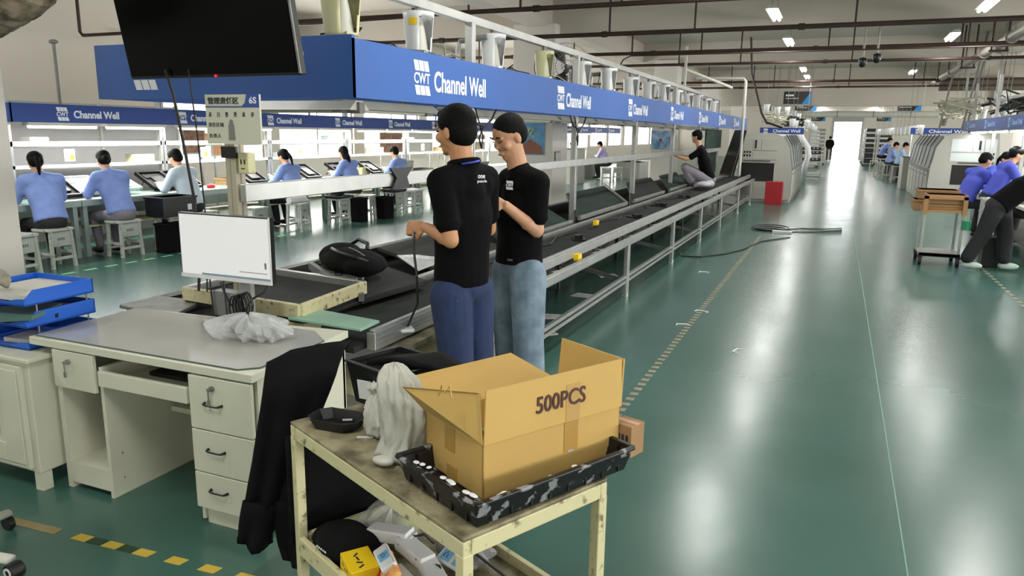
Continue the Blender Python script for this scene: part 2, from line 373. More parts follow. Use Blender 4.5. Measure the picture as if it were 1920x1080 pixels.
t = thing('conduit', 'thin brown conduit across the hall with a bent end near the far pillar', 'pipe', (0, 15.3, 3.2))
MB().tube([(-4.8, .3, -.35), (-4.4, .3, -.35), (-4.2, .2, -.05), (-4.0, 0, 0), (12, 0, 0)], .014, 6).build('run', M_pipe, t)
t = thing('main_pipe', 'thick grey pipe running lengthwise under the ceiling at right', 'pipe', (2.75, 0, 3.5))
MB().cyl((0, 2, 0), (0, 30, 0), .09, n=16).build('run', M_pipew, t)
for y in (10.5, 13.5, 16.8, 19.7, 24.8, 28): MB().cyl((0, y-.06, 0), (0, y+.06, 0), .12, n=16).build('flange', M_pipew, t)
for y in (9, 14.3, 18, 22, 27): MB().bar((-.13, y, -.13), (-.13, y, .89), .035).bar((.13, y, -.13), (.13, y, .89), .035).bar((-.17, y, -.12), (.17, y, -.12), .04).build('bracket', M_pipe, t)
t = thing('brown_duct', 'broad brown steel duct crossing behind the grey pipe at right', 'duct', (0, 31, 3.5))
MB().bb(3.1, 12, -.2, .2, -.18, .18).build('duct_body', mat('duct_brown', (84, 76, 62), .6, noise=.3), t)
t = thing('round_duct', 'long white round duct crossing the aisle beyond the hanging signs', 'duct', (0, 46, 2.92))
MB().cyl((-3.2, 0, 0), (6, 0, 0), .17, n=18).build('duct_body', M_white, t)
for x in (-2, -.2, 1.6, 3.4): MB().cyl((x-.02, 0, 0), (x+.02, 0, 0), .18, n=18).build('seam', M_machd, t)
t = thing('bent_pipe', 'thin dark pipe bent down near the top left by the television', 'pipe', (-11.6, 9, 3.12))
MB().tube([(0, 0, 1.2), (0, 0, .06), (.06, 0, 0), (4.85, 0, 0), (6.4, 0, .02)], .028, 6).build('run', M_pipe, t)
MB().bar((.95, 0, 0), (.95, 0, .2), .02).bar((6.3, 0, 0), (6.3, 0, .2), .03).build('hanger', M_pipe, t)
for i, (x, z) in enumerate(((.28, 3.05), (.52, 3.12))):
    t = thing('ceiling_camera', ['left dome camera hanging on a drop pole under the pipes', 'right camera hanging on a drop pole under the pipes'][i], 'camera', (x, 16.2, z), 0)
    MB().cyl((0, 0, .1), (0, 0, 1.25), .02, n=8).build('pole', M_pipew, t)
    MB().lathe([(0, -.09), (.05, -.07), (.075, 0), (.07, .08), (0, .1)], n=14).build('dome', M_black, t, smooth=True)

# hanging black-and-blue signs
M_sblue = mat('sign_blue', (20, 130, 200), .5); M_sblk = mat('sign_black', (24, 22, 22), .5)
for x, y, z, ww, hh, lab in ((-1.64, 32, 3.15, 1.0, .48, 'largest black and blue sign, nearest on the left of the aisle'), (-1.62, 40, 3.07, .98, .34, 'second black and blue sign from the front, left of the aisle'), (2.88, 40, 3.09, .98, .36, 'largest black and blue sign on the right of the aisle'),
                             (-1.5, 60, 2.96, .95, .32, 'farthest left small black and blue sign'), (2.8, 60, 3.0, .92, .36, 'farthest right small black and blue sign'), (-1.55, 50, 3.0, .98, .34, 'third black and blue sign from the front, left of the aisle')):
    t = thing('hanging_sign', lab, 'sign', (x, y, z), 0)
    MB().bb(-ww/2, ww/2, -.02, .02, -hh/2, hh/2).build('board', M_sblk, t)
    MB().prism([(ww/2, -.021, -hh/2), (ww/2, -.021, hh/2), (ww*.18, -.021, -hh/2)], (0, -.004, 0)).build('blue_corner', M_sblue, t)
    b = MB()
    for q in range(4): b.bb(-ww*.42+q*ww*.075, -ww*.42+q*ww*.075+ww*.06, -.024, -.02, hh*.12, hh*.26)
    for q in range(9): b.bb(-ww*.42+q*ww*.055, -ww*.42+q*ww*.055+ww*.035, -.024, -.02, -hh*.08, -hh*.02)
    b.build('lettering', M_letter, t)
    b = MB()
    for q in (-.4, .4): b.cyl((q*ww, 0, hh/2), (q*ww, 0, ZC-z), .006, n=5)
    b.build('wire', M_machd, t)

# ---------------------------------------------------------------- floor markings
M_ty = mat('tape_yellow', (196, 168, 62), .6, noise=.1); M_tb = mat('tape_black', (38, 62, 40), .6); M_tt = mat('tape_tan', (140, 126, 84), .6, noise=.2)
M_tg = mat('tape_worn', (146, 138, 112), .6, noise=.35, nscale=30); M_tl = mat('line_pale', (120, 160, 140), .6); M_tgn = mat('tape_green', (120, 200, 140), .6)
t = thing('floor_tape', 'yellow and black warning tape on the green floor before the desk', 'floor tape', (-3.1, 1.85, 0), math.atan2(.08, 1.14))
MB().bb(0, .27, -.022, .022, .0005, .002).build('worn_stretch', M_tt, t)
b = MB(); b2 = MB(); xs = .36
for q in range(7):
    b.prism([(xs, -.022, .0005), (xs+.075, -.022, .0005), (xs+.085, .022, .0005), (xs+.01, .022, .0005)], (0, 0, .0015))
    if q < 2: b2.bb(xs+.082, xs+.155, -.022, .022, .0005, .0015)
    xs += .16
b.build('yellow_blocks', M_ty, t); b2.build('dark_blocks', M_tb, t)
t = thing('floor_tape', 'worn dashed tape strip running down the aisle beside the conveyor', 'floor tape', (-1.07, 0, 0), 0)
b = MB(); yy = 3.6; 
while yy < 13.2: b.bb(-.026, .026, yy, yy+.052, .0005, .002); yy += .104
b.build('blocks', M_tg, t)
t = thing('floor_tape', 'dashed pale tape by the feet of the leaning worker', 'floor tape', (1.88, 0, 0))
b = MB(); yy = 7.6
while yy < 12.4: b.bb(-.022, .022, yy, yy+.1, .0005, .002); yy += .2
b.build('blocks', M_tg, t)
prop(MB().bb(.397, .403, 1.5, 14, .0003, .0012).build('floor_line', M_tl), 'thin pale line along the middle of the aisle floor', 'floor line')
t = thing('floor_tape', 'dashed light green tape on the floor before the seated workers', 'floor tape', (-8.0, 0, 0))
b = MB(); yy = 5.4
while yy < 9.4: b.bb(-.03, .03, yy, yy+.16, .0005, .002); yy += .28
b.build('blocks', M_tgn, t)
M_chalk = mat('chalk_white', (205, 212, 208), .7)
for x, y, a, lab in ((-1.13, 6.55, .3, 'white bracket mark on the floor left of the dashed tape'), (-.6, 5.9, 1.3, 'small white c-shaped mark on the floor right of the dashed tape'), (-1.05, 7.15, -.2, 'white bracket mark right on the dashed tape'), (-1.38, 9.3, .1, 'farther white bracket mark near the conveyor legs')):
    t = MB().tube([(-.06, -.05, .001), (-.05, 0, .001), (.05, 0, .001), (.06, -.05, .001)], .006, 4).build('floor_mark', M_chalk); t.location = (x, y, 0); t.rotation_euler = (0, 0, a); prop(t, lab, 'floor mark')

# ================================================================ main conveyor line
YA, YB = 2.78, 20.0
t = thing('conveyor_line', 'long aluminium belt conveyor running from the desk to the grey machine', 'conveyor', (-2.2, 3, 0))
def pb(b, name, m, par, **k):
    o = b.build(name, m, par, **k); o.matrix_parent_inverse = Matrix.Translation(-Vector(par.location)); return o
b = MB(); b.bb(-2.03, -1.98, 2.96, 5.2, .60, .69); b.bb(-2.03, -1.97, 5.2, YB, .62, .69); b.bb(-2.02, -1.99, 2.97, YB, .69, .702); pb(b, 'upper_rail', M_alu, t, bevel=.004)
b = MB(); b.bb(-1.91, -1.86, 4.85, YB, .55, .61); pb(b, 'outer_rail', M_alu, t, bevel=.004)
b = MB(); b.bb(-2.62, -2.57, YA, YB, .60, .67); pb(b, 'inner_rail', M_alu, t, bevel=.004)
b = MB(); b.bb(-2.55, -2.05, YA+.1, YB+.5, .60, .63); pb(b, 'belt', M_belt, t)
b = MB(); b.bb(-1.98, -1.9, 4.9, YB, .52, .535); pb(b, 'side_tray', M_alud, t)
b = MB(); b.bb(-3.68, -3.60, YA+.2, YB, .50, .66); pb(b, 'far_edge_beam', M_black, t)
b = MB(); b.bb(-3.6, -2.62, YA+.3, YB, .50, .53); pb(b, 'lower_deck', M_belt, t)
for i, yy in enumerate([4.93, 7.45, 9.8, 12.0, 14.2, 16.9, 19.4]):
    b = MB(); b.bb(-1.91, -1.87, yy-.045, yy-.005, .02, .56); b.bb(-1.91, -1.87, yy+.01, yy+.05, .02, .56); b.cyl((-1.89, yy, 0), (-1.89, yy, .03), .03, n=10)
    pb(b, 'leg', M_alu, t, bevel=.003)
    b = MB(); b.bb(-2.66, -2.62, yy-.025, yy+.025, .0, .6); pb(b, 'leg', M_black, t)
    b = MB(); b.bar((-2.64, yy+.5, .20), (-1.9, yy, .16), .04); pb(b, 'crossbar', M_machd, t)
b = MB(); b.bb(-1.91, -1.88, 4.93, YB-1, .20, .23); b.bb(-1.91, -1.88, 4.93, YB-1, .15, .18); pb(b, 'stretcher', M_alu, t)
b = MB(); b.bb(-3.5, -2.8, YA+.6, YB-1, .1, .13); pb(b, 'cable_tray', M_machd, t)
for i, yy in enumerate((5.35, 6.4, 6.6, 7.7, 8.8, 10.4, 11.6, 13.3, 15.1)):
    b = MB(); b.cyl((-1.93, yy-.035, .575), (-1.93, yy+.035, .575), .035, n=12); b.cyl((-1.93, yy+.05, .575), (-1.93, yy+.09, .575), .03, n=12); pb(b, 'roller', M_alud, t)
# near section in front of the desk: heavier rail and side profile
b = MB(); b.bb(-1.979, -1.975, 2.97, 5.2, .635, .64); b.bb(-1.979, -1.975, 2.97, 5.2, .66, .663); pb(b, 'rail_groove', M_machd, t)
b = MB(); b.bb(-2.3, -1.86, 2.85, 4.8, .40, .43); pb(b, 'near_shelf', M_ivory, t)
b = MB(); b.bb(-2.32, -1.82, 2.95, 4.6, .0, .40); pb(b, 'near_cabinet', M_white, t)
b = MB(); b.bb(-2.4, -1.9, 3.1, 4.6, .56, .585); pb(b, 'wood_board', mat('pale_board', (168, 160, 132), .6, rgb2=(90, 88, 70), nscale=7), t)
# upright posts with the long middle rail and top beam
ty = [3.13, 5.95, 8.8, 11.75, 14.75, 17.7, 20.6]
t = thing('gantry', 'tall aluminium frame of posts and long rails above the conveyor', 'frame', (-2.95, 3.13, 0))
for yy in ty:
    b = MB(); b.bb(-2.985, -2.915, yy-.035, yy+.035, 0, 2.56 if yy > 4 else 1.80); pb(b, 'post', M_alu if yy > 4 else mat('beige_post', (178, 172, 150), .5, noise=.1), t, bevel=.004)
    b = MB(); b.bb(-2.951, -2.949, yy-.037, yy-.035, .5, 1.79); b.bb(-2.914, -2.9135, yy-.006, yy+.006, .5, 1.79); pb(b, 'groove', M_machd, t)
b = MB(); b.bb(-2.90, -2.86, 3.1, 6.0, 1.27, 1.365); pb(b, 'middle_rail', M_alu, t, bevel=.004)
b = MB(); b.bb(-2.90, -2.86, 6.0, 20.6, 1.27, 1.35); pb(b, 'middle_rail', M_alu, t, bevel=.004)
b = MB(); b.bb(-3.03, -2.97, 3.0, 21, 2.56, 2.63); pb(b, 'top_beam', M_alu, t, bevel=.004)
for yy in (4.62, 5.95): b = MB(); b.prism([(-2.85, yy-.12, 1.25), (-2.85, yy+.12, 1.25), (-2.85, yy+.08, 1.33), (-2.85, yy+.16, 1.4), (-2.85, yy-.14, 1.4), (-2.85, yy-.06, 1.33)], (.015, 0, 0)); pb(b, 'joint_plate', M_black, t)
for yy in (6.4, 10.5, 14.8, 18.6):
    b = MB(); b.tube([(-3.3, yy, 1.9), (-3.3, yy, 2.4), (-3.28, yy, 2.47), (-3.0, yy, 2.5)], .025, 8); pb(b, 'bracket_pipe', M_alu, t)
b = MB(); b.bb(-3.0, -2.9, 3.085, 3.1, 1.5, 1.56); pb(b, 'switch_plate', M_black, t)

# overhead blue banner
t = thing('overhead_banner', 'long blue overhead banner with white emblems above the main conveyor', 'banner', (-2.75, 3.94, 1.85))
b = MB(); b.bb(-2.78, -2.75, 3.94, 25.5, 1.85, 2.2); b.bb(-4.95, -2.75, 3.94, 3.97, 1.85, 2.22); b.bb(-4.95, -4.92, 3.94, 23.5, 1.85, 2.22); pb(b, 'panel', M_blue, t)
b = MB(); b.bb(-2.80, -2.78, 3.98, 25.5, 1.86, 1.88); b.bb(-2.80, -2.78, 3.98, 25.5, 2.16, 2.18); b.bb(-4.9, -2.8, 3.97, 3.99, 1.86, 1.9); pb(b, 'batten', M_alud, t)
lys = [4.66+2.93*i for i in range(7)]
for yy in lys:
    b = MB(); put_logo(b, (-2.748, yy, 1.905), (0, 1, 0), (0, 0, 1), .235, .95); pb(b, 'emblem', M_letter, t)
    b = MB(); put_text(b, 'Channel Well', (-2.748, yy+.29, 1.935), (0, 1, 0), (0, 0, 1), .88, .15, .022); pb(b, 'lettering', M_letter, t)
b = MB(); put_logo(b, (-4.60, 3.938, 1.91), (1, 0, 0), (0, 0, 1), .24, .95); pb(b, 'emblem', M_letter, t)
b = MB(); put_text(b, 'Channel Well', (-4.22, 3.938, 2.0), (1, 0, 0), (0, 0, 1), 1.11, .13, .03); pb(b, 'lettering', M_letter, t)

# unlit work lamps under the banner
lp = thing('work_lamp', 'first white reflector lamp under the banner corner, crossing the end of the line', 'lamp', (-3.45, 4.15, 1.78), PI/2, 'unlit reflector lamps under the main banner')
MB().prism([(-.11, -.6, 0), (.11, -.6, 0), (.04, -.6, .06), (-.04, -.6, .06)], (0, 1.2, 0)).build('reflector', M_white, lp)
MB().cyl((0, -.58, -.005), (0, .58, -.005), .013, n=8).build('tube', M_white, lp)
MB().bb(-.03, .03, -.62, -.52, -.02, .05).bb(-.03, .03, .52, .62, -.02, .05).build('socket', M_machd, lp)
for i in range(12): dup(lp, (-3.02, 4.75+1.42*i, 1.79), 0, ['reflector lamp just right of the banner corner', 'reflector lamp above the two standing men'][i] if i < 2 else 'one of the reflector lamps in the row under the long banner beyond the standing men')

# ivory and white smoke funnels along the top beam
def funnel(m):
    t = thing('suction_funnel', '', 'funnel', (-3.0, 4.19, 2.24), -.55)
    sh = MB(); n = 28; prof = [(.088, 0), (.092, .02), (.100, .12), (.112, .26), (.118, .30)]
    vs = []; fs = []
    for r, z in prof: vs += [(r*math.cos(2*PI*k/n), r*math.sin(2*PI*k/n), z) for k in range(n)]
    # arch-shaped opening on the aisle side (angle around 0)
    for i in range(len(prof)-1):
        for k in range(n):
            a = (k+.5)*360/n; a = a-360 if a > 180 else a
            hole = (i == 1 and -20 < a < 45) or (i == 2 and -32 < a < 52)
            if not hole: fs.append((i*n+k, i*n+(k+1) % n, (i+1)*n+(k+1) % n, (i+1)*n+k))
    sh.add(vs, fs); sh.build('shell', m, t, smooth=True, solid=.006)
    MB().lathe([(.088, 0), (.075, -.03), (.03, -.05), (0, -.052)], n=20).build('bowl', m, t, smooth=True)
    MB().lathe([(.03, .24), (.045, .18), (.07, .04), (.075, .0)], n=16).build('inner_cone', M_white, t, smooth=True)
    MB().bb(-.13, -.09, -.03, .03, .0, .03).bb(.09, .12, -.02, .02, .0, .02).build('lug', m, t)
    MB().bb(-.02, .02, -.02, .02, .27, .37).build('mount', M_machd, t)
    MB().tube([(-.11, .02, .04), (-.2, .05, .02), (-.24, .05, .12), (-.2, .03, .25), (-.08, .02, .31)], .006, 5).build('cord', M_black, t)
    return t
fa = funnel(M_ivory); fa['label'] = 'ivory suction funnel nearest the television, above the banner corner'; fa['group'] = 'suction funnels above the banner'; fa.scale = (1.15, 1.15, 1.1)
fb = funnel(M_porc); fb.location = (-3.0, 5.17, 2.23); fb['label'] = 'white suction funnel with a yellow sticker, second from the television'; fb['group'] = 'suction funnels above the banner'
MB().add([(.113*math.cos(a), .113*math.sin(a), z) for z in (.20, .25) for a in [math.radians(q) for q in (-70, -58, -46, -34)]], [(0, 1, 5, 4), (1, 2, 6, 5), (2, 3, 7, 6)]).build('sticker', M_yel, fb, solid=.003)
fc = funnel(M_porc); fc.location = (-3.0, 6.52, 2.23); fc['label'] = 'white suction funnel third from the television'; fc['group'] = 'suction funnels above the banner'
fd = dup(fa, (-3.0, 7.84, 2.23), -.5, 'small ivory suction funnel just left of the large wire fan'); fd.scale = (.9, .9, .95)
fl = ['fifth', 'sixth', 'seventh', 'eighth', 'ninth', 'tenth', 'eleventh', 'twelfth', 'thirteenth', 'fourteenth']
for i in range(10):
    o = dup(fc, (-3.0, 9.15+1.2*i, 2.22+.02*math.sin(i*2)), .25*math.sin(i*3)-.5, 'white suction funnel, %s in the row counted from the television' % fl[i])
# wire-guard fans lying on the banner top
def wire_fan(name, loc, r, lab, tilt, rz=0):
    t = thing(name, lab, 'fan', loc, rz, None)
    b = MB()
    for q in (.25, .5, .75, 1.0): b.tube([(r*q*math.cos(a), r*q*math.sin(a), .05*(1-q*q)) for a in [2*PI*k/24 for k in range(24)]], .004, 4, closed=True)
    for k in range(28):
        a = 2*PI*k/28; b.tube([(0, 0, .055), (r*.6*math.cos(a), r*.6*math.sin(a), .04), (r*math.cos(a), r*math.sin(a), -.01)], .0025, 3)
    g = b.build('guard', M_alud, t); g.rotation_euler = tilt
    bl = MB()
    for k in range(3):
        a = 2*PI*k/3; bl.loft([((r*.1*math.cos(a), r*.1*math.sin(a), -.01), (0, .04*r, .0), (0, 0, .005)), ((r*.5*math.cos(a), r*.5*math.sin(a), -.01), (-math.sin(a)*.22*r, math.cos(a)*.22*r, .02), (0, 0, .004)), ((r*.85*math.cos(a), r*.85*math.sin(a), -.01), (-math.sin(a)*.2*r, math.cos(a)*.2*r, .01), (0, 0, .003))], 8)
    o = bl.build('blades', M_black, t); o.rotation_euler = tilt
    h = MB().cyl((0, 0, -.14), (0, 0, .02), .05, .04, 12).build('motor', M_black, t); h.rotation_euler = tilt
    MB().bar((0, 0, -.1), (-.02, 0, -.35), .03).build('stalk', M_machd, t)
    return t
wire_fan('wire_fan', (-3.05, 5.05, 2.2), .27, 'round wire fan guard lying behind the banner under the second funnel', (.12, 0, 0))
wire_fan('wire_fan', (-3.05, 6.75, 2.2), .22, 'round wire fan guard lying behind the banner under the third funnel', (.12, 0, 0))
wire_fan('wall_fan', (-3.35, 9.6, 2.5), .32, 'large black wire fan standing above the banner beside the near pillar', (PI/2.3, 0, .5))
wire_fan('wall_fan', (-10.2, 11.5, 2.02), .3, 'wide wire fan above the far left banner behind the sign', (.3, 0, 0))
# tangled wiring above the banner
M_wire = mat('black_wire', (22, 22, 24), .5); M_wirew = mat('pale_wire', (190, 188, 170), .5)
for i in range(10):
    y0 = 4.1+1.35*i; pts = []
    for k in range(9): pts.append((-3.1+.2*math.sin(k*1.7+i), y0+k*.17, 2.25+.07*math.sin(k*2.3+i*1.3)))
    prop(MB().tube(pts, .006, 5).build('loose_wire', M_wirew if i % 2 else M_wire), ('pale' if i % 2 else 'black')+' wire tangle behind the banner top, '+['below the ivory funnel', 'by the second funnel', 'by the third funnel', 'under the small ivory funnel', 'under the large wire fan', 'just past the large wire fan', 'by the sixth funnel', 'by the seventh funnel', 'by the eighth funnel', 'by the ninth funnel'][i], 'wire')
for i, (yy, lab) in enumerate(((6.1, 'black cable looping under the banner between the two men'), (8.75, 'black cable looping around the post right of the two men'))):
    prop(MB().tube([(-2.88, yy-.35, 1.86), (-2.86, yy-.28, 1.74), (-2.84, yy-.1, 1.70), (-2.84, yy+.05, 1.76), (-2.86, yy+.2, 1.86)], .009, 6).tube([(-2.88, yy-.2, 1.86), (-2.86, yy-.08, 1.62), (-2.84, yy-.15, 1.52), (-2.84, yy-.2, 1.6), (-2.85, yy-.1, 1.7)], .008, 6).build('hanging_cable', M_wire), lab, 'cable')

# tilted screens of dark belt between the posts
def slab(pts, name, lab, cat, m, th=.035, frame=None, loc=None):
    t = thing(name, lab, cat, pts[0]); o = Vector(pts[0]); P = [Vector(p)-o for p in pts]
    n = (P[1]-P[0]).cross(P[3]-P[0]).normalized(); n = n if n.z > 0 else -n
    MB().prism([p-n*th for p in P], n*th).build('belt_sheet', m, t, bevel=.004)
    if frame:
        for i in range(4):
            if i in frame:
                a, c = P[i], P[(i+1) % 4]; MB().bar(a+n*.004, c+n*.004, .035, th+.012, up=n).build('edge_bar', frame[i], t, bevel=.003)
    return t
slab([(-2.66, 6.1, .68), (-2.66, 7.9, .68), (-3.5, 8.6, .90), (-3.5, 6.9, .90)], 'tilted_tray', 'dark green belt tray right behind the second man', 'tray', M_belt2, frame={0: M_alud})
slab([(-2.68, 8.25, .69), (-2.68, 10.4, .69), (-3.45, 11.9, .83), (-3.45, 10.0, .83)], 'tilted_tray', 'large dark belt tray between the first two posts right of the men', 'tray', M_belt2, frame={0: M_alud, 1: M_alud})
slab([(-2.68, 10.8, .69), (-2.68, 12.9, .69), (-3.4, 15.0, .82), (-3.4, 13.1, .82)], 'tilted_tray', 'dark belt tray beyond the second post, with a dark seam', 'tray', M_belt, frame={0: M_alud})
slab([(-2.68, 13.4, .69), (-2.68, 15.1, .69), (-3.4, 17.6, .82), (-3.4, 15.8, .82)], 'tilted_tray', 'grey-green belt tray left of the man sitting on the line', 'tray', M_belt2, frame={0: M_alud})
slab([(-2.42, 19.9, .66), (-2.42, 20.0, .66), (-2.15, 19.75, 1.8), (-2.15, 19.6, 1.8)], 'dark_strip', 'tall dark board leaning beside the grey machine', 'board', M_belt)
slab([(-2.75, 19.9, .66), (-2.42, 19.7, .66), (-2.16, 19.6, 1.80), (-2.42, 19.8, 1.80)], 'leaning_board', 'wide dark board leaning against the left machine', 'board', mat('brown_grey_board', (70, 66, 62), .6, noise=.2))
slab([(-2.85, 17.95, 1.35), (-2.85, 20.4, 1.35), (-2.85, 20.4, 1.8), (-2.85, 17.95, 1.8)], 'dark_screen', 'black screen hanging in the frame beyond the sitting man', 'screen', M_belt2)
slab([(-2.95, 17.9, .72), (-2.95, 20.4, .72), (-2.95, 20.4, 1.24), (-2.95, 17.9, 1.24)], 'dark_screen', 'black screen below the middle rail beyond the sitting man', 'screen', M_belt2)
# near end of the line
slab([(-2.44, 2.98, .74), (-2.50, 3.64, .74), (-3.33, 3.75, .74), (-3.3, 3.05, .74)], 'belt_unit', 'short dark belt unit with pale metal edges lying at the line end', 'belt unit', M_belt, .06, {0: M_cream, 1: M_alu, 2: M_alu, 3: M_cream})
slab([(-2.46, 3.55, .70), (-2.40, 4.2, .70), (-3.40, 4.72, .735), (-3.25, 4.1, .735)], 'belt_unit', 'black belt unit carrying the backpack', 'belt unit', M_belt, .04, {3: M_alud, 2: M_alud})
slab([(-3.08, 2.74, .70), (-3.22, 3.1, .70), (-3.55, 3.08, .70), (-3.54, 2.82, .70)], 'metal_plate', 'grey metal plate resting behind the desk at the left', 'plate', M_alud, .02)
slab([(-2.02, 2.90, .722), (-2.03, 3.08, .722), (-2.42, 3.14, .722), (-2.48, 2.93, .722)], 'mint_mat', 'pale mint green mat on the conveyor end', 'mat', M_mint, .015)
slab([(-2.6, 4.75, .66), (-2.6, 6.0, .66), (-3.5, 6.6, .69), (-3.5, 5.3, .69)], 'dark_belt', 'flat black belt behind the first man', 'belt', M_belt, .03)
t = thing('steel_box', 'weathered steel drive housing under the short belt unit', 'housing', (-2.62, 3.02, .55)); MB().bb(-.2, .2, -.04, .1, .0, .13).build('body', M_ivory, t, bevel=.006)
MB().cyl((-.05, -.06, .05), (-.05, -.03, .05), .05, n=14).cyl((.07, -.06, .05), (.07, -.03, .05), .04, n=14).build('pulley', M_black, t)
t = thing('rail_letters', 'pale aluminium profile end standing on the shelf under the near rail', 'profile', (-1.9, 3.15, .43)); MB().tube([(0, .02*math.cos(a)-.05, .035+.03*math.sin(a)) for a in [PI*2*k/10 for k in range(10)]], .006, 5, closed=True).tube([(0, .02*math.cos(a)+.03, .035+.03*math.sin(a)) for a in [PI*2*k/10 for k in range(10)]], .006, 5, closed=True).build('profile_ring', M_porc, t); MB().bb(-.02, .01, -.09, -.08, 0, .1).bb(-.02, .01, .05, .06, 0, .1).build('profile_side', M_porc, t)
# ================================================================ television, sign, screens
t = thing('television', 'large black wall television hanging over the blue banner end', 'television', (-2.97, 2.98, 2.235)); t.rotation_euler = (math.radians(10), 0, math.radians(-2))
MB().bb(-.585, .585, -.02, .02, -.33, .36).build('housing', M_black, t, bevel=.006)
MB().bb(-.575, .57, -.024, -.02, -.315, .35).build('screen', M_gloss, t)
MB().bb(.576, .587, -.025, -.02, -.32, .35).build('bezel_edge', M_alud, t)
MB().ell((.04, -.026, -.322), (.008, .006, .006), n=8).build('standby_light', mat('red_led', (230, 30, 40), .4, emit=(255, 20, 30), es=4), t)
MB().bb(-.2, .2, .02, .07, -.15, .25).bb(-.03, .03, .05, .13, -.05, .05).build('wall_bracket', M_machd, t)
for pts, lab in (([(-3.26, 3.0, 1.95), (-3.25, 3.03, 1.83), (-3.22, 3.05, 1.55), (-3.18, 3.05, 1.3), (-3.16, 3.05, 1.0), (-3.14, 3.0, .78)], 'thick black cable hanging from the television past the sign'), ([(-3.10, 3.0, 1.95), (-3.10, 3.03, 1.6), (-3.11, 3.05, 1.35), (-3.10, 3.05, 1.1), (-3.08, 3.0, .78)], 'thin dark cable hanging from the television close beside the sign')):
    prop(MB().tube(pts, .008 if 'thick' in lab else .004, 6).build('television_cable', M_wire), lab, 'cable')
t = thing('duty_sign', 'white and blue duty area sign on the post under the television', 'sign', (-2.99, 3.0, 1.575))
M_signw = mat('sign_cream', (196, 198, 180), .5); M_signb = mat('sign_blue_band', (48, 78, 150), .5); M_ink = mat('dark_ink', (40, 44, 60), .6)
MB().bb(0, .35, -.012, 0, 0, .245).build('board', M_signw, t); MB().bb(.01, .07, 0, .095, .08, .16).build('bracket', M_machd, t)
MB().prism([(0, -.013, .182), (.35, -.013, .182), (.35, -.013, .245), (.272, -.013, .245), (.262, -.013, .205), (.24, -.013, .188), (0, -.013, .188)], (0, -.002, 0)).build('blue_band', M_signb, t)
b = MB(); put_text(b, '管理责任区', (.02, -.0145, .198), (1, 0, 0), (0, 0, 1), .2, .034, .01)
for i, c in enumerate(('清', '扫', '整', '理', '素', '养')): put_text(b, c, (.02+.055*i, -.0125, .135), (1, 0, 0), (0, 0, 1), .018, .024)
put_text(b, '责任区域', (.015, -.0125, .085), (1, 0, 0), (0, 0, 1), .1, .022); put_text(b, '负责人', (.015, -.0125, .03), (1, 0, 0), (0, 0, 1), .08, .022)
b.build('lettering', M_ink, t)
b = MB(); put_text(b, '6S', (.29, -.0155, .2), (1, 0, 0), (0, 0, 1), .045, .032, .02); b.build('number_lettering', M_letter, t)
b = MB(); b.loft([((.165, -.0135, .02), (.022, 0, 0), (0, .001, 0)), ((.165, -.0135, .06), (.02, 0, 0), (0, .001, 0)), ((.165, -.0135, .1), (.018, 0, 0), (0, .001, 0))], 10).ell((.165, -.0135, .108), (.013, .001, .015), n=10)
b.build('portrait', M_machd, t)
t = thing('outlet_box', 'pale green outlet box on the post just below the duty sign', 'outlet', (-2.86, 3.12, 1.42)); MB().bb(-.035, .035, -.03, .03, 0, .11).build('box', M_ivory, t, bevel=.008)
MB().bb(-.015, -.008, -.032, -.03, .05, .075).bb(.008, .015, -.032, -.03, .05, .075).bb(-.012, .012, -.032, -.03, .025, .03).build('socket', M_black, t)

# desk
M_edge = mat('glass_edge', (64, 84, 80), .2)
DX, DY = -3.20, 2.17
t = thing('office_desk', 'cream office desk with three handled drawers and glass covered top', 'desk', (DX, DY, 0))
MB().prism([(-.10, -.02, .68), (1.19, -.02, .68), (1.13, .70, .68), (.80, .66, .68), (-.14, .60, .68)], (0, 0, .035)).build('desktop', M_desk, t, bevel=.003)
MB().prism([(-.08, 0, .716), (1.10, 0, .716), (1.165, .06, .716), (1.15, .49, .716), (1.0, .61, .716), (-.12, .58, .716)], (0, 0, .004)).build('glass_edge', M_edge, t)
MB().prism([(-.077, .003, .7202), (1.098, .003, .7202), (1.16, .062, .7202), (1.147, .487, .7202), (1.0, .606, .7202), (-.117, .577, .7202)], (0, 0, .002)).build('glass_sheet', mat('grey_glass', (170, 170, 164), .12, spec=.6, noise=.05, nscale=2), t)
MB().bb(.03, .06, 0, .56, 0, .68).build('side_panel', M_desk, t)
MB().bb(.31, .33, 0, .56, 0, .62).build('divider_panel', M_desk, t)
MB().bb(.85, .865, .01, .58, .02, .68).bb(1.16, 1.18, .02, .60, .02, .68).bb(.85, 1.18, .58, .595, .02, .68).build('pedestal', M_desk, t)
MB().bb(.06, .31, .52, .535, .1, .62).bb(.06, .31, .0, .56, .03, .13).build('inner_back', M_desk, t)
MB().bb(.33, .84, .35, .56, .30, .325).build('shelf', M_desk, t)
MB().bb(.33, .84, .54, .555, .22, .68).build('back_panel', M_desk, t)
for z in (.08, .2): MB().cyl((.331, .06, z), (.333, .06, z), .004, n=6).cyl((.331, .46, z+.05), (.333, .46, z+.05), .004, n=6).build('screw', M_machd, t)
def handle(par, x, z, w=.09):
    MB().tube([(x-w/2, -.02, z), (x-w/2+.005, -.036, z-.001), (x-w*.3, -.038, z-.004), (x+w*.3, -.038, z-.004), (x+w/2-.005, -.036, z-.001), (x+w/2, -.02, z)], [.006, .005, .0035, .0035, .005, .006], 8).build('handle', M_black, par, smooth=True)
def lock(par, x, z):
    MB().cyl((x, -.02, z), (x, -.032, z), .011, n=12).build('lock', M_alud, par)
    MB().bb(x-.008, x+.008, -.045, -.03, z-.004, z+.004).bb(x-.009, x-.005, -.04, -.036, z-.05, z).bb(x-.013, x-.002, -.041, -.035, z-.07, z-.045).build('key', M_alud, par)
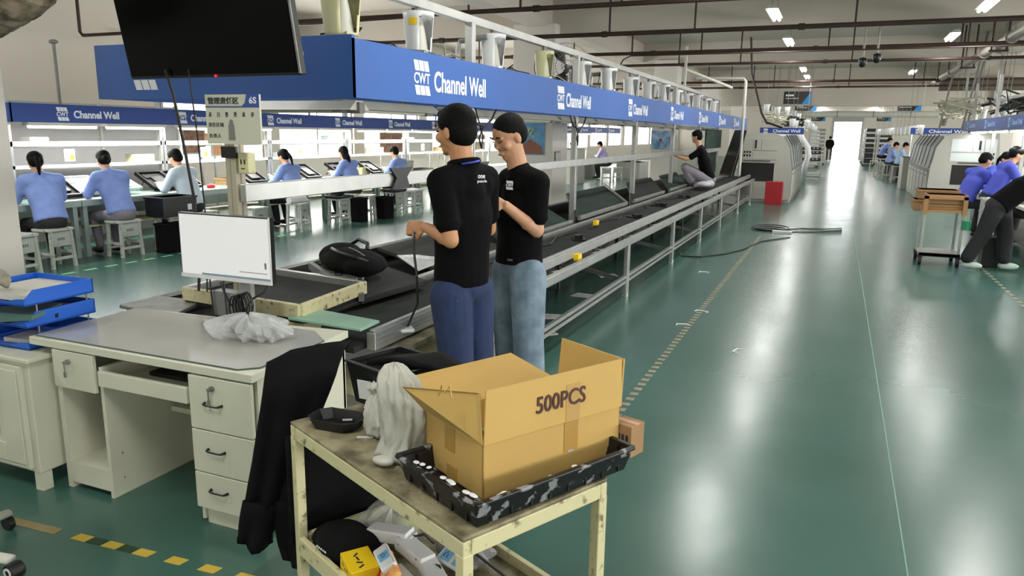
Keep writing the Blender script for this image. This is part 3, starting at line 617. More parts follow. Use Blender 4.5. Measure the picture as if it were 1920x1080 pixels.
d = MB().bb(.04, .30, -.018, 0, .50, .674).build('drawer', M_desk, t, bevel=.003); lock(d, .15, .63)
MB().bb(.325, .84, -.02, .0, .54, .61).bb(.33, .84, 0, .4, .54, .555).build('keyboard_tray', M_desk, t, bevel=.003)
for i, (z0, z1) in enumerate(((.445, .672), (.255, .44), (.09, .25))):
    d = MB().bb(.855, 1.178, -.02, .0, z0, z1).build('drawer', M_desk, t, bevel=.003)
    handle(d, .985, z0+(z1-z0)*(.58 if i else .52))
    if i == 0: lock(d, .985, .63)
MB().bb(.87, 1.17, .02, .04, 0, .085).build('plinth', M_desk, t)
b = MB(); b.bb(-2.76, -2.34, 2.32, 2.5, .557, .575); kb = b.build('keyboard', M_black); prop(kb, 'black keyboard lying on the pulled-out desk tray', 'keyboard')
prop(MB().bb(-3.0, -2.92, 2.3, 2.62, .13, .50).build('computer_case', M_black, bevel=.01), 'dark slim computer case standing inside the desk left compartment', 'computer')
b = MB()
for k in range(5): b.tube([(-2.46+.03*math.cos(a)*(1+.2*k), 2.5+.02*k, .44+.065*math.sin(a)) for a in [2*PI*q/14 for q in range(14)]], .005, 5, closed=True)
b.tube([(-2.46, 2.52, .5), (-2.45, 2.56, .6), (-2.46, 2.6, .67)], .006, 5)
prop(b.build('cable_coil', M_wire), 'coil of black cables hanging below the desk keyboard tray', 'cable')
# cream cabinet at the left edge
t = thing('cabinet', 'cream cabinet with a raised panel door under the blue letter trays', 'cabinet', (-3.62, 2.08, 0))
MB().bb(-.3, .40, 0, .5, .09, .62).bb(-.32, .42, -.02, .52, .62, .64).build('body', M_desk, t, bevel=.004)
dd = MB().bb(-.28, .36, -.02, 0, .11, .60).bb(-.26, -.12, -.026, -.02, .13, .58).bb(.22, .34, -.026, -.02, .13, .58).bb(-.12, .22, -.026, -.02, .50, .58).bb(-.12, .22, -.026, -.02, .13, .22).build('door', M_desk, t, bevel=.005)
MB().bb(-.08, .18, -.028, -.02, .26, .47).build('door_panel', M_desk, dd, bevel=.008)
for x in (-.26, .37):
    for y in (.03, .47): MB().bb(x-.025, x+.025, y-.025, y+.025, 0, .1).build('leg', M_desk, t)

# blue letter trays
M_tblue = mat('tray_blue', (24, 92, 196), .4)
def ltray(z, lab):
    t = thing('letter_tray', lab, 'tray', (-3.32, 2.16, z), math.radians(2), 'stacked blue letter trays')
    MB().bb(-.40, 0, 0, .36, 0, .008).bb(-.40, 0, .352, .36, 0, .07).bb(-.40, -.392, .0, .36, 0, .07).prism([(-.008, .36, 0), (-.008, .36, .07), (-.008, .05, .07), (-.008, .01, .035), (-.008, .0, .0)], (.008, 0, 0)).build('tray_body', M_tblue, t)
    MB().prism([(-.40, 0, .0), (0, 0, 0), (0, 0, .035), (-.06, 0, .03), (-.12, 0, .015), (-.30, 0, .015), (-.34, 0, .035), (-.40, 0, .035)], (0, .006, 0)).build('front_lip', M_tblue, t)
    MB().cyl((-.004, .06, .0), (-.004, .06, .105), .004, n=6).build('riser', M_alud, t); MB().cyl((-.004, .32, 0), (-.004, .32, .105), .004, n=6).build('riser', M_alud, t)
    return t
ltray(.643, 'lowest of the three blue letter trays on the cream cabinet')
ltray(.745, 'middle blue letter tray holding green folders')
t_ = ltray(.847, 'top blue letter tray holding white papers')
for c_ in [c for c in t_.children if c.name.startswith('riser')]: bpy.data.objects.remove(c_)
def sheet(name, c, d, rz, m, lab, cat='paper'):
    o = MB().box((0, 0, 0), d).build(name, m); o.location = c; o.rotation_euler = (0, 0, rz); return prop(o, lab, cat)
sheet('paper_stack', (-3.52, 2.35, .875), (.36, .33, .03), .05, mat('paper', (206, 204, 192), .7), 'thick stack of white papers in the top blue tray')
o = sheet('folder', (-3.47, 2.22, .79), (.3, .22, .02), .5, mat('folder_green', (78, 110, 104), .6), 'grey-green folder sticking out of the middle blue tray', 'folder'); o.rotation_euler = (.05, -.08, .35)
sheet('folder', (-3.45, 2.38, .775), (.22, .2, .02), .2, M_black, 'black folder lying at the back of the middle blue tray', 'folder')
sheet('notepad', (-3.45, 2.27, .663), (.2, .14, .02), .1, M_white, 'white notepad in the lowest blue tray', 'notepad')
o = MB().tube([(-.1, 0, 0), (-.05, 0, .02), (0, .02, .03), (.06, .0, .02), (.12, -.03, 0)], [.01, .03, .035, .03, .01], 8).build('clipboard_papers', mat('paper_crumpled', (150, 144, 128), .6, noise=.4, nscale=18), smooth=True); o.location = (-3.56, 2.2, .93); prop(o, 'crumpled grey papers lying on the top tray front', 'paper')

# things on the desk
t = thing('monitor', 'computer monitor with a blank white page on its screen, back of the desk', 'monitor', (-2.64, 2.80, .72), math.radians(1))
MB().bb(-.375, .195, -.012, .02, .20, .52).build('housing', M_black, t, bevel=.003)
MB().bb(-.368, .188, -.0135, -.012, .212, .513).build('screen', mat('lit_screen', (205, 205, 205), .3, emit=(205, 205, 206), es=.55), t)
MB().bb(-.375, .195, -.0165, -.012, .193, .211).bb(.189, .196, -.016, -.012, .195, .52).build('white_bezel', M_porc, t)
MB().bb(-.24, .186, -.0145, -.0134, .213, .222).build('task_bar', mat('task_bar', (110, 130, 140), .4, emit=(90, 120, 130), es=.4), t)
MB().bb(-.0, .17, -.0145, -.0134, .245, .248).bb(.155, .166, -.0145, -.0134, .27, .3).build('page_mark', M_machd, t)
MB().bb(-.03, .03, .02, .05, 0, .4).build('stand', M_alu, t); MB().bb(-.1, .1, -.02, .12, 0, .01).build('foot', M_alu, t)
t = thing('router_box', 'small silver box with two black antennas behind the desk', 'router', (-2.80, 2.84, .715)); MB().bb(-.06, .09, -.02, .05, 0, .13).build('case', M_alud, t, bevel=.004)
for x in (-.05, .04): MB().cyl((x, -.03, .0), (x-.01, -.03, .19), .005, .004, 8).build('antenna', M_black, t)
b = MB()
for k in range(7):
    b.tube([(-2.62+.012*k+.035*math.cos(a), 2.72+.01*(k % 3), .80+.06*math.sin(a)+.004*k) for a in [2*PI*q/12 for q in range(12)]], .0045, 5, closed=True)
b.tube([(-2.60, 2.74, .76), (-2.55, 2.76, .84), (-2.49, 2.78, .88), (-2.47, 2.8, .93)], .006, 6).tube([(-2.66, 2.74, .8), (-2.70, 2.74, .86), (-2.74, 2.76, .91)], .005, 6)
prop(b.build('cable_bundle', M_wire), 'tangled bundle of black monitor cables behind the desk', 'cable')
prop(MB().ell((-2.6, 2.70, .745), (.07, .04, .03), n=12).build('adapter', M_black, smooth=True), 'black lump of plugs at the desk back edge', 'plug')
def bumpy(name, c, r, m, lab, cat, seed=0, amp=.3, n=26, parent=None):
    rnd = random.Random(seed); ph = [rnd.uniform(0, 6) for _ in range(8)]
    b = MB().ell((0, 0, 0), r, n=n)
    b.v = [tuple(x*(1+amp*(.5*math.sin(5*a/1+ph[0])*math.sin(4*z/r[2]*.6+ph[1])+.5*math.sin(9*a+ph[2]+z/r[2]*3)))for x in (v[0], v[1])) + (max(z*(1+amp*math.sin(6*a+ph[3])*.6), -r[2]*.8),) for v in b.v for a, z in [(math.atan2(v[1], v[0]), v[2])]]
    o = b.build(name, m, parent, smooth=False); o.location = c
    return prop(o, lab, cat) if not parent else o
t = thing('parts_bag', 'crumpled clear plastic bag of small parts on the desk top', 'bag', (-2.38, 2.55, .722), .2)
bumpy('wrap', (0, 0, .045), (.18, .10, .06), M_plastic, '', '', 3, .35, 40, t)
bumpy('wrap_fold', (.1, -.02, .04), (.09, .07, .05), M_plastic, '', '', 5, .4, 30, t)
for k in range(9):
    o = MB().bb(-.03, .03, -.012, .012, 0, .02).cyl((-.015, 0, .02), (-.015, 0, .026), .008, n=8).cyl((.015, 0, .02), (.015, 0, .026), .008, n=8).build('small_part', [M_machd, M_alud, M_black][k % 3], t)
    o.location = (-.12+.03*k, .03*math.sin(k*2.2), .012+.012*(k % 3)); o.rotation_euler = (.2*math.sin(k), .3*math.cos(k), k*.9)

# backpack and sheet on the belt unit
t = thing('backpack', 'black backpack lying flat on the belt unit behind the desk', 'backpack', (-2.90, 4.10, .75), -.45)
b = MB(); b.ell((0, 0, .05), (.33, .18, .085), n=18).ell((-.2, .02, .06), (.14, .16, .09), n=14).ell((.2, -.04, .05), (.14, .13, .07), n=14).ell((.05, -.1, .06), (.2, .06, .06))
blob('body', b, M_cloth, t, .012, 3)
MB().tube([(-.28, .1, .1), (-.2, .16, .16), (-.05, .14, .15), (.05, .08, .13)], .014, 8).tube([(-.1, -.1, .13), (.05, -.14, .13), (.2, -.12, .12), (.3, -.06, .09)], .012, 8).build('strap', M_black, t, smooth=True)
MB().tube([(-.05, 0, .135), (.1, -.02, .13), (.22, -.04, .12)], .004, 5).build('zip', M_alud, t)
MB().bb(.20, .24, -.15, -.14, .04, .07).build('patch', M_white, t)
o = slab([(-2.46, 4.2, .76), (-2.45, 4.6, .78), (-2.8, 4.75, .76), (-2.78, 4.45, .80)], 'plastic_sheet', 'crumpled clear plastic sheet beside the backpack', 'plastic sheet', M_plastic, .01)
t = thing('loose_parts', 'papers and metal strips lying between the two belt units', 'papers', (-3.0, 3.9, .70)); MB().box((0, 0, .02), (.3, .15, .005), (.05, .1, .6)).box((.1, .05, .03), (.2, .1, .004), (.1, -.05, 1.2)).build('sheet', M_white, t)
MB().bar((-.25, -.1, .04), (.3, -.05, .035), .02, .02).bar((-.1, .1, .04), (.3, .02, .03), .015, .015).build('strip', M_alud, t); MB().cyl((.08, .02, .035), (.12, .04, .035), .02, n=10).build('knob', M_black, t)
t = thing('phone', 'white handset lying on the conveyor beside the first man', 'phone', (-2.02, 3.28, .63), .7); MB().bb(-.05, .05, -.09, .09, 0, .02).build('case', M_porc, t, bevel=.008); MB().bb(-.012, .012, -.01, .02, .02, .022).build('button', M_alud, t)

# ================================================================ cart in the foreground
CR = math.radians(-26)
t = thing('work_cart', 'paint-chipped cream steel work cart with a grimy top, in the foreground', 'cart', (-.72, 1.42, 0), CR)
# local: x from -0.93 (left end) to 0 (front corner), y from 0 to .5
cz = .72
MB().bb(-.935, 0, 0, .50, cz-.012, cz).build('top_sheet', M_grime, t, bevel=.004)
MB().bb(-.935, .0, 0, .025, cz-.055, cz-.012).bb(-.935, 0, .475, .5, cz-.055, cz-.012).bb(-.935, -.91, .025, .475, cz-.055, cz-.012).bb(-.025, .0, .025, .475, cz-.055, cz-.012).build('top_rim', M_cream, t, bevel=.003)
for x in (-.92, -.015):
    for y in (.015, .485): MB().bb(x-.016, x+.016, y-.016, y+.016, .09, cz-.05).build('leg', M_cream, t, bevel=.003)
MB().bb(-.93, -.01, .01, .49, .265, .28).build('lower_shelf', M_grime, t)
MB().bb(-.93, -.01, 0, .02, .25, .315).bb(-.93, -.01, .48, .5, .25, .315).bb(-.93, -.91, .02, .48, .25, .315).bb(-.03, -.01, .02, .48, .25, .315).build('shelf_rim', M_cream, t, bevel=.003)
for x in (-.88, -.06):
    for y in (.05, .45):
        c = MB().bb(x-.02, x+.02, y-.015, y+.015, .07, .11).build('caster', M_machd, t); MB().cyl((x, y-.014, .04), (x, y+.014, .04), .04, n=18).build('wheel', M_rubber, c)
cw = t.matrix_world.copy(); CM = Matrix.Translation((-.72, 1.42, 0))@Matrix.Rotation(CR, 4, 'Z')
def onc(x, y, z): return tuple(CM@Vector((x, y, z)))
# paint tray
t = thing('paint_tray', 'black plastic tray with smeared white paint, at the cart corner', 'tray', (-.735, 1.78, cz+.002), math.radians(-27.5))
def open_box(w, d, h, th, flare=0, rim=0):
    b = MB()
    x, y = w/2, d/2; X, Y = x+flare, y+flare
    out0 = [(-x, -y, 0), (x, -y, 0), (x, y, 0), (-x, y, 0)]; out1 = [(-X, -Y, h), (X, -Y, h), (X, Y, h), (-X, Y, h)]
    in1 = [(-X+th, -Y+th, h), (X-th, -Y+th, h), (X-th, Y-th, h), (-X+th, Y-th, h)]; in0 = [(-x+th, -y+th, th), (x-th, -y+th, th), (x-th, y-th, th), (-x+th, y-th, th)]
    b.add(out0+out1+in1+in0, [(3, 2, 1, 0), (12, 13, 14, 15)]+[(i, (i+1) % 4, 4+(i+1) % 4, 4+i) for i in range(4)]+[(4+i, 4+(i+1) % 4, 8+(i+1) % 4, 8+i) for i in range(4)]+[(8+i, 8+(i+1) % 4, 12+(i+1) % 4, 12+i) for i in range(4)])
    if rim:
        for i in range(4): a, c = out1[i], out1[(i+1) % 4]; b.bar(a, c, rim, rim*.6)
    return b
open_box(.325, .52, .068, .006, .016, .016).build('tray_body', M_traybl, t, bevel=.003)
b = MB()
for k in range(8): b.box((.165, -.22+.064*k, .034), (.008, .006, .055)).box((-.165, -.22+.064*k, .034), (.008, .006, .055))
for k in range(5): b.box((-.13+.065*k, -.264, .034), (.006, .008, .055)).box((-.13+.065*k, .264, .034), (.006, .008, .055))
b.build('rib', M_traypaint, t)
b = MB()
rnd = random.Random(4)
for k in range(9):
    b.ell((.172+rnd.uniform(-.006, .006), rnd.uniform(-.23, .23), .070), (.008, rnd.uniform(.006, .02), .002), n=8)
    b.ell((rnd.uniform(-.15, .16), -.257+rnd.uniform(-.006, .006), .073), (rnd.uniform(.006, .02), .008, .003), n=8)
b.build('paint_blobs', M_porc, t)
# cardboard carton, open flaps, 500PCS
BR = math.radians(60.3)
t = thing('carton', 'open cardboard carton printed 500PCS, standing in the black tray', 'carton', (-.75, 1.59, cz+.0105), BR)
# local x along the printed side (0..L), y to the left side (0..Dp)
Lc, Dc, Hc, Fc = .484, .28, .15, .138
th = .005
MB().bb(0, Lc, 0, th, 0, Hc).bb(0, Lc, Dc-th, Dc, 0, Hc).bb(0, th, 0, Dc, 0, Hc).bb(Lc-th, Lc, 0, Dc, 0, Hc).bb(0, Lc, 0, Dc, 0, th).build('carton_body', M_card, t, bevel=.001)
def flap(p, q, u, wv, name='flap', m=M_card, par=t):
    p = Vector(p); q = Vector(q); u = Vector(u); e = (q-p).normalized(); n = e.cross(u).normalized()*th
    return MB().prism([p, q, q+u-e*.004, p+u+e*.004], n).build(name, m, par)
fu = Vector((.01, .012, Fc))
f1 = flap((0, 0, Hc), (Lc, 0, Hc), fu, 0)
b = MB(); n = Vector((1, 0, 0)).cross(fu).normalized(); uu = fu.normalized()
put_text(b, '500PCS', Vector((.14, 0, Hc))+uu*.045+Vector((.025, -.0065, 0)), (1, 0, 0), uu, .175, .046, .012)
b.build('lettering', mat('maroon_ink', (66, 22, 24), .6), f1)
MB().prism([(0, Dc, Hc), (0, 0, Hc), (.012, .03, Hc+.125), (-.075, Dc-.01, Hc+.09)], (-.004, 0, .003)).build('flap', M_card, t)
f3 = flap((Lc, 0, Hc), (Lc, Dc, Hc), (.01, .0, .138), 0)
MB().prism([(Lc, Dc, Hc), (0, Dc, Hc), (-.02, Dc+.10, Hc+.07), (Lc-.11, Dc+.10, Hc+.08)], (0, .003, .004)).build('flap', M_card, t)
MB().bb(.27, .32, -.0015, 0, .06, Hc).build('tape', M_tape, t); MB().prism([Vector((.27, -.0053, Hc)), Vector((.32, -.0053, Hc)), Vector((.32, -.0053, Hc))+fu*.75, Vector((.27, -.0053, Hc))+fu*.75], (0, -.0008, 0)).build('tape', M_tape, t)
MB().bb(-.0015, 0, .13, .18, .08, .16).bb(-.0015, 0, .12, .17, .0, .04).build('tape', M_tape, t)
MB().bb(.285, .305, -.003, -.0015, .058, .064).build('tape_tear', M_plastic, t)
o = MB().tube([(0, 0, 0), (.01, 0, .03), (.02, 0, .01), (.03, .005, .03), (.035, 0, 0)], .003, 5).build('plastic_tie', M_tape); o.location = (-.86, 1.56, cz+.285); prop(o, 'yellow-brown tie caught on the carton flap', 'tie')
# little box behind
t = thing('small_carton', 'small brown taped box behind the printed carton', 'carton', (-.49, 2.04, cz+.01), CR+.1); t.scale = (.55, .55, .95)
MB().bb(-.07, .06, -.06, .06, 0, .10).build('box', M_card2, t, bevel=.002); b = MB()
for k in range(4): b.bb(-.05+.025*k, -.035+.025*k, -.0615, -.06, .05, .07)
for k in range(3): b.bb(-.05+.03*k, -.03+.03*k, -.0615, -.06, .02, .04)
b.build('print', M_ink, t); MB().bb(-.071, .061, -.02, .02, .1, .1015).build('tape', mat('pinkish_tape', (190, 150, 120), .3), t)
# black parts bin, small black tray, bags
t = thing('parts_bin', 'large scuffed black plastic bin at the back left of the cart', 'bin', onc(-.87, .37, cz), CR+.12)
open_box(.22, .2, .15, .006, .02, .014).build('bin_body', M_traypaint if False else M_black, t, bevel=.003)
MB().box((0, 0, .13), (.24, .22, .01)).build('bin_fill', M_cloth, t)
MB().box((-.02, -.126, .07), (.05, .003, .07), (.15, 0, .3)).box((.05, -.125, .05), (.02, .003, .05)).build('paint_scuff', M_porc, t)
t = thing('parts_bin', 'shallow black open tray box stacked at the cart back edge', 'bin', onc(-.60, .44, cz+.0), CR+.1)
open_box(.22, .12, .13, .005, .012, .012).build('bin_body', M_black, t, bevel=.003)
t = thing('small_tray', 'small black octagonal tray with bits in it at the cart left end', 'tray', onc(-.80, .10, cz), CR+.5)
oct_ = [(-.09, -.03), (-.06, -.06), (.06, -.06), (.09, -.03), (.09, .03), (.06, .06), (-.06, .06), (-.09, .03)]
b = MB(); n8 = 8; o1 = [(x*.8, y*.8, 0) for x, y in oct_]; o2 = [(x, y, .035) for x, y in oct_]; i2 = [(x*.95, y*.93, .035) for x, y in oct_]; i1 = [(x*.77, y*.76, .004) for x, y in oct_]
b.add(o1+o2+i2+i1, [tuple(range(8))[::-1], tuple(range(24, 32))]+[(r*8+i, r*8+(i+1) % 8, (r+1)*8+(i+1) % 8, (r+1)*8+i) for r in range(3) for i in range(8)])
b.build('tray_body', M_black, t); MB().ell((-.03, -.02, .008), (.008, .005, .004), n=8).bar((.0, .03, .01), (.03, .04, .012), .005).build('bits', M_porc, t)
t = thing('plastic_bag', 'tall milky plastic bag slumped beside the carton', 'bag', (-1.08, 1.74, cz), 0)
def wrinkled_bag(par, H, prof, seed, m):
    rnd = random.Random(seed); n = 72; L = len(prof); V = []; F = []
    ph = [rnd.uniform(0, 6.28) for _ in range(6)]
    steps = 5*(L-1)+1
    for i in range(steps):
        f = i/5; a = min(int(f), L-2); u = f-a; r = prof[a][0]*(1-u)+prof[a+1][0]*u; z = prof[a][1]*(1-u)+prof[a+1][1]*u; ox = prof[a][2]*(1-u)+prof[a+1][2]*u
        for k in range(n):
            an = 2*PI*k/n; w_ = 1+.10*math.sin(7*an+ph[0]+3*z/H)+.06*math.sin(13*an+ph[1]-9*z/H)+.05*math.sin(3*an+ph[2]+14*z/H)+.04*math.sin(21*an+ph[3]+5*math.sin(11*z/H))
            V.append((ox+r*w_*math.cos(an), r*w_*math.sin(an)*.9, z+.004*math.sin(9*an+ph[4])))
    for i in range(steps-1):
        for k in range(n): F.append((i*n+k, i*n+(k+1) % n, (i+1)*n+(k+1) % n, (i+1)*n+k))
    F += [tuple(range(n))[::-1], tuple(range((steps-1)*n, steps*n))]
    b = MB(); b.add(V, F); return b.build('bag_body', m, par, smooth=True)
wrinkled_bag(t, .28, [(.04, .0, 0), (.075, .015, 0), (.062, .06, .005), (.068, .13, .01), (.066, .19, .0), (.055, .24, -.015), (.03, .275, -.02), (.004, .285, -.02)], 3, M_bagw)
MB().ell((-.02, -.07, .018), (.035, .02, .014), n=12).build('bag_corner', M_bagw, t, smooth=True)
t = thing('plastic_bag', 'small white knotted plastic bag beside the black bin', 'bag', (-1.22, 1.86, cz), 0)
wrinkled_bag(t, .16, [(.03, .0, 0), (.055, .015, 0), (.06, .05, 0), (.05, .09, -.01), (.03, .12, -.02), (.014, .135, -.02), (.026, .155, -.025), (.02, .165, -.03)], 9, M_bagw)
prop(MB().box((0, 0, 0), (.05, .008, .004), (0, 0, .4)).build('tissue', M_porc), 'tiny scrap of white paper on the cart top', 'scrap').location = onc(-.66, .12, cz+.003)

# jacket hanging over the cart's left end
def cloth(name, lab, cat, rows, m, th=.012, sub=5, fold=.012, parent=None):
    """rows: list of rows (top to bottom) of points; bilinear refined with folds"""
    t = parent
    H = len(rows); W = len(rows[0]); V = []; nu = (W-1)*sub+1; nv = (H-1)*sub+1
    def P(i, j):
        a = min(int(i), H-2); c = min(int(j), W-2); u = i-a; v = j-c
        p = [Vector(rows[a+x][c+y]) for x in (0, 1) for y in (0, 1)]
        return p[0]*(1-u)*(1-v)+p[1]*(1-u)*v+p[2]*u*(1-v)+p[3]*u*v
    for i in range(nv):
        for j in range(nu):
            p = P(i/sub, j/sub); f = i/(nv-1); q = fold*(.3+f)*math.sin(j*(.9+.2*f)+.5*math.sin(i*.4)+1.3*f)
            V.append(p+Vector((q*.5, -q, 0)))
    F = [(i*nu+j, i*nu+j+1, (i+1)*nu+j+1, (i+1)*nu+j) for i in range(nv-1) for j in range(nu-1)]
    b = MB(); b.add(V, F); o = b.build(name, m, parent, smooth=True, solid=th)
    return prop(o, lab, cat) if lab else o
t = thing('jacket', 'black jacket draped over the left end of the cart, sleeves hanging', 'jacket', (0, 0, 0))
import_rows = lambda R: R
def LW(x, y, z, root=(-1.75, 2.0)):   # sideways / away / up around a spot left of the cart
    D = math.hypot(*root); a = (root[0]/D, root[1]/D); r = (a[1], -a[0]); return (root[0]+x*r[0]+y*a[0], root[1]+x*r[1]+y*a[1], z)
b = cloth('body_panel', '', '', [[LW(-.035, .07, .825), LW(.05, .10, .855), LW(.15, .12, .865), LW(.26, .14, .865)],
      [LW(-.05, -.01, .74), LW(.02, -.03, .76), LW(.12, -.03, .78), LW(.20, .0, .78)],
      [LW(-.095, -.02, .50), LW(-.04, -.05, .5), LW(.03, -.05, .5), LW(.08, -.03, .52)],
      [LW(-.13, -.02, .34), LW(-.07, -.05, .33), LW(-.02, -.05, .30), LW(.06, -.03, .33)]], M_cloth, parent=t)
b = cloth('sleeve', '', '', [[LW(-.13, -.02, .35), LW(-.08, -.06, .34), LW(-.03, -.04, .33)], [LW(-.165, -.02, .20), LW(-.11, -.06, .165), LW(-.055, -.03, .17)]], M_cloth, parent=t, th=.03)
b = cloth('sleeve', '', '', [[LW(-.035, -.03, .34), LW(.02, -.06, .34), LW(.065, -.03, .36)], [LW(-.02, -.03, .18), LW(.02, -.06, .13), LW(.06, -.03, .08)], [LW(-.0, -.03, .11), LW(.03, -.06, .08), LW(.06, -.03, .05)]], M_cloth, parent=t, th=.03)
o = cloth('black_cloth', 'black cloth hung across the far end of the cart between its shelves', 'cloth', [[onc(-.955, -.01, .66), onc(-.965, .25, .68), onc(-.955, .52, .66)], [onc(-.965, .0, .27), onc(-.975, .25, .25), onc(-.965, .52, .27)]], M_cloth, .006)
o = cloth('black_cloth', 'black cloth bundle heaped over the bin at the cart back', 'cloth', [[onc(-.92, .44, .86), onc(-.78, .5, .89), onc(-.62, .50, .87)], [onc(-.95, .30, .86), onc(-.8, .36, .885), onc(-.64, .40, .87)]], M_cloth, .02)

# lower shelf contents
def psu(x, y, z, rz, ry, lab):
    t = thing('power_unit', lab, 'power unit', onc(x, y, z), CR+rz, 'white units on the lower cart shelf'); t.rotation_euler = (0, ry, CR+rz)
    MB().bb(-.075, .075, -.028, .028, 0, .042).build('case', M_porc, t, bevel=.004)
    MB().bb(.075, .088, -.02, -.006, .01, .03).bb(.075, .088, .006, .02, .01, .03).bb(-.088, -.075, -.02, -.012, 0, .02).bb(-.088, -.075, .012, .02, 0, .02).build('lug', M_porc, t)
    MB().cyl((-.05, -.0285, .03), (-.05, -.03, .03), .003, n=6).cyl((.05, -.0285, .03), (.05, -.03, .03), .003, n=6).build('screw', M_machd, t)
    MB().tube([(.08, 0, .02), (.12, .01, .03), (.16, 0, .01)], .004, 6).build('lead', M_wire, t)
psu(-.65, .20, .350, .45, -.1, 'white power unit furthest back on the shelf heap'); psu(-.53, .21, .340, .0, .05, 'white power unit in the middle of the shelf heap')
psu(-.41, .20, .320, -.25, .1, 'white power unit nearest the cart leg'); psu(-.45, .12, .305, -.1, 0, 'white power unit lowest at the front of the shelf heap')
M_sock = mat('socket_blue', (120, 176, 216), .4)
for i, (x, y, z, rz, lab) in enumerate(((-.54, .115, .36, -.3, 'white socket strip with a pale blue plate, left one on the shelf'), (-.41, .28, .35, .1, 'white socket strip with two pale blue plates, right one on the shelf'))):
    t = thing('socket_strip', lab, 'socket', onc(x, y, z), CR+rz)
    t.rotation_euler = (.5, 0, CR+rz)
    MB().bb(-.06, .06, -.025, .025, 0, .02).build('case', M_porc, t, bevel=.006)
    for xx in ((0,) if i == 0 else (-.028, .028)):
        s_ = MB().bb(xx-.02, xx+.02, -.017, .017, .02, .022).build('plate', M_sock, t)
        MB().bb(xx-.01, xx-.007, -.008, .006, .022, .0226).bb(xx+.003, xx+.006, -.008, .006, .022, .0226).bb(xx-.004, xx-.001, .006, .012, .022, .0226).build('slot', M_ink, s_)
t = thing('yellow_box', 'bright yellow carton with dark brush marks at the front of the shelf', 'box', onc(-.61, .055, .285), CR-.2)
t.rotation_euler = (0, .1, CR-.2)
MB().bb(-.06, .05, -.04, .05, 0, .07).build('box', M_yel, t, bevel=.002); b = MB()
for k in range(4): b.box((-.03+.02*k, -.0405, .05-.008*(k % 2)), (.014, .001, .004), (0, .5, 0)).box((-.03+.02*k, .0, .0705), (.006, .02, .001), (0, 0, .7+k))
b.build('brush_mark', M_ink, t)
t = thing('printed_packet', 'orange and red printed packet leaning on the yellow carton', 'packet', onc(-.51, .07, .29), CR-.35)
t.rotation_euler = (-.5, 0, CR-.35)
MB().bb(-.07, .06, -.01, .01, 0, .1).build('packet', mat('packet_orange', (224, 120, 60), .4, rgb2=(240, 190, 110), nscale=18), t, bevel=.002)
MB().prism([(-.07, -.011, 0), (-.01, -.011, 0), (-.03, -.011, .05), (-.07, -.011, .04)], (0, -.001, 0)).build('red_patch', M_red, t); MB().bb(-.07, .06, -.0118, -.0105, .05, .054).bb(-.03, -.026, -.0118, -.0105, 0, .1).build('white_line', M_porc, t)
t = thing('plastic_bag', 'clear bag with yellow contents at the back of the lower shelf', 'bag', onc(-.75, .27, .285))
bumpy('bag_body', (0, 0, .05), (.13, .08, .07), M_plastic, '', '', 8, .2, 30, t); MB().ell((.03, -.01, .045), (.07, .05, .035), n=14).build('contents', mat('dull_yellow', (190, 186, 60), .6, noise=.2), t, smooth=True)
t = thing('cloth_bag', 'black cloth bag with small white print on the lower shelf', 'bag', onc(-.77, .10, .285), CR)
b = MB().ell((0, 0, .04), (.12, .09, .06), n=16).ell((.06, .03, .05), (.07, .06, .05), n=12).ell((-.08, 0, .03), (.07, .08, .04), n=12)
blob('bag_body', b, M_cloth, t, .01, 3); b = MB()
for k in range(5): b.ell((-.02+.014*k, -.092, .05+.001*k), (.005, .003, .004), n=6)
b.build('print', M_porc, t)
prop(bumpy('black_rag', onc(-.14, .25, 0.320), (.11, .14, .05), M_cloth, '', '', 11, .25), 'heap of black rags at the right of the lower shelf', 'rag')
prop(MB().tube([onc(-.5, .36, 0.360), onc(-.38, .33, 0.380), onc(-.2, .34, 0.360), onc(-.1, .3, 0.330)], .005, 6).tube([onc(-.44, .28, 0.360), onc(-.3, .26, 0.370), onc(-.16, .22, 0.340)], .005, 6).build('power_lead', M_wire), 'black power leads crossing the lower shelf', 'cable')
prop(bumpy('grey_rag', onc(-.46, .36, 0.330), (.09, .07, .04), mat('grey_rag', (140, 138, 140), .8), '', '', 13, .25), 'pale grey cloth behind the white power units', 'rag')

# chair foot at the lower left
t = thing('office_chair', 'white office chair base with black caster at the lower left corner', 'chair', (-3.02, 1.46, 0), 0)
MB().loft([((0, 0, .10), (0, .03, 0), (0, 0, .025)), ((.2, .08, .085), (0, .026, 0), (0, 0, .02)), ((.33, .125, .07), (0, .022, 0), (0, 0, .016))], 10).build('base_arm', M_white, t, smooth=True)
for k in range(1, 5):
    a = math.atan2(.125, .33)+k*2*PI/5; MB().loft([((0, 0, .10), (-.03*math.sin(a), .03*math.cos(a), 0), (0, 0, .025)), ((.35*math.cos(a), .35*math.sin(a), .07), (-.022*math.sin(a), .022*math.cos(a), 0), (0, 0, .016))], 10).build('base_arm', M_white, t, smooth=True)
    c = MB().cyl((.34*math.cos(a), .34*math.sin(a)-.012, .03), (.34*math.cos(a), .34*math.sin(a)+.012, .03), .03, n=16).build('caster', M_black, t)
c = MB().cyl((.345, .10, .03), (.345, .15, .03), .03, n=20).build('caster', M_black, t, bevel=.003); MB().lathe([(.012, 0), (.02, 0), (.02, .003), (.012, .003)], (0, 0, 0), 16).build('ring', M_porc, c); c.children[0].location = (.345, .099, .03); c.children[0].rotation_euler = (PI/2, 0, 0)
MB().cyl((0, 0, .06), (0, 0, .42), .025, n=12).build('column', M_black, t)
MB().ell((0, 0, .47), (.25, .24, .05), n=20).build('seat', M_black, t, smooth=True)
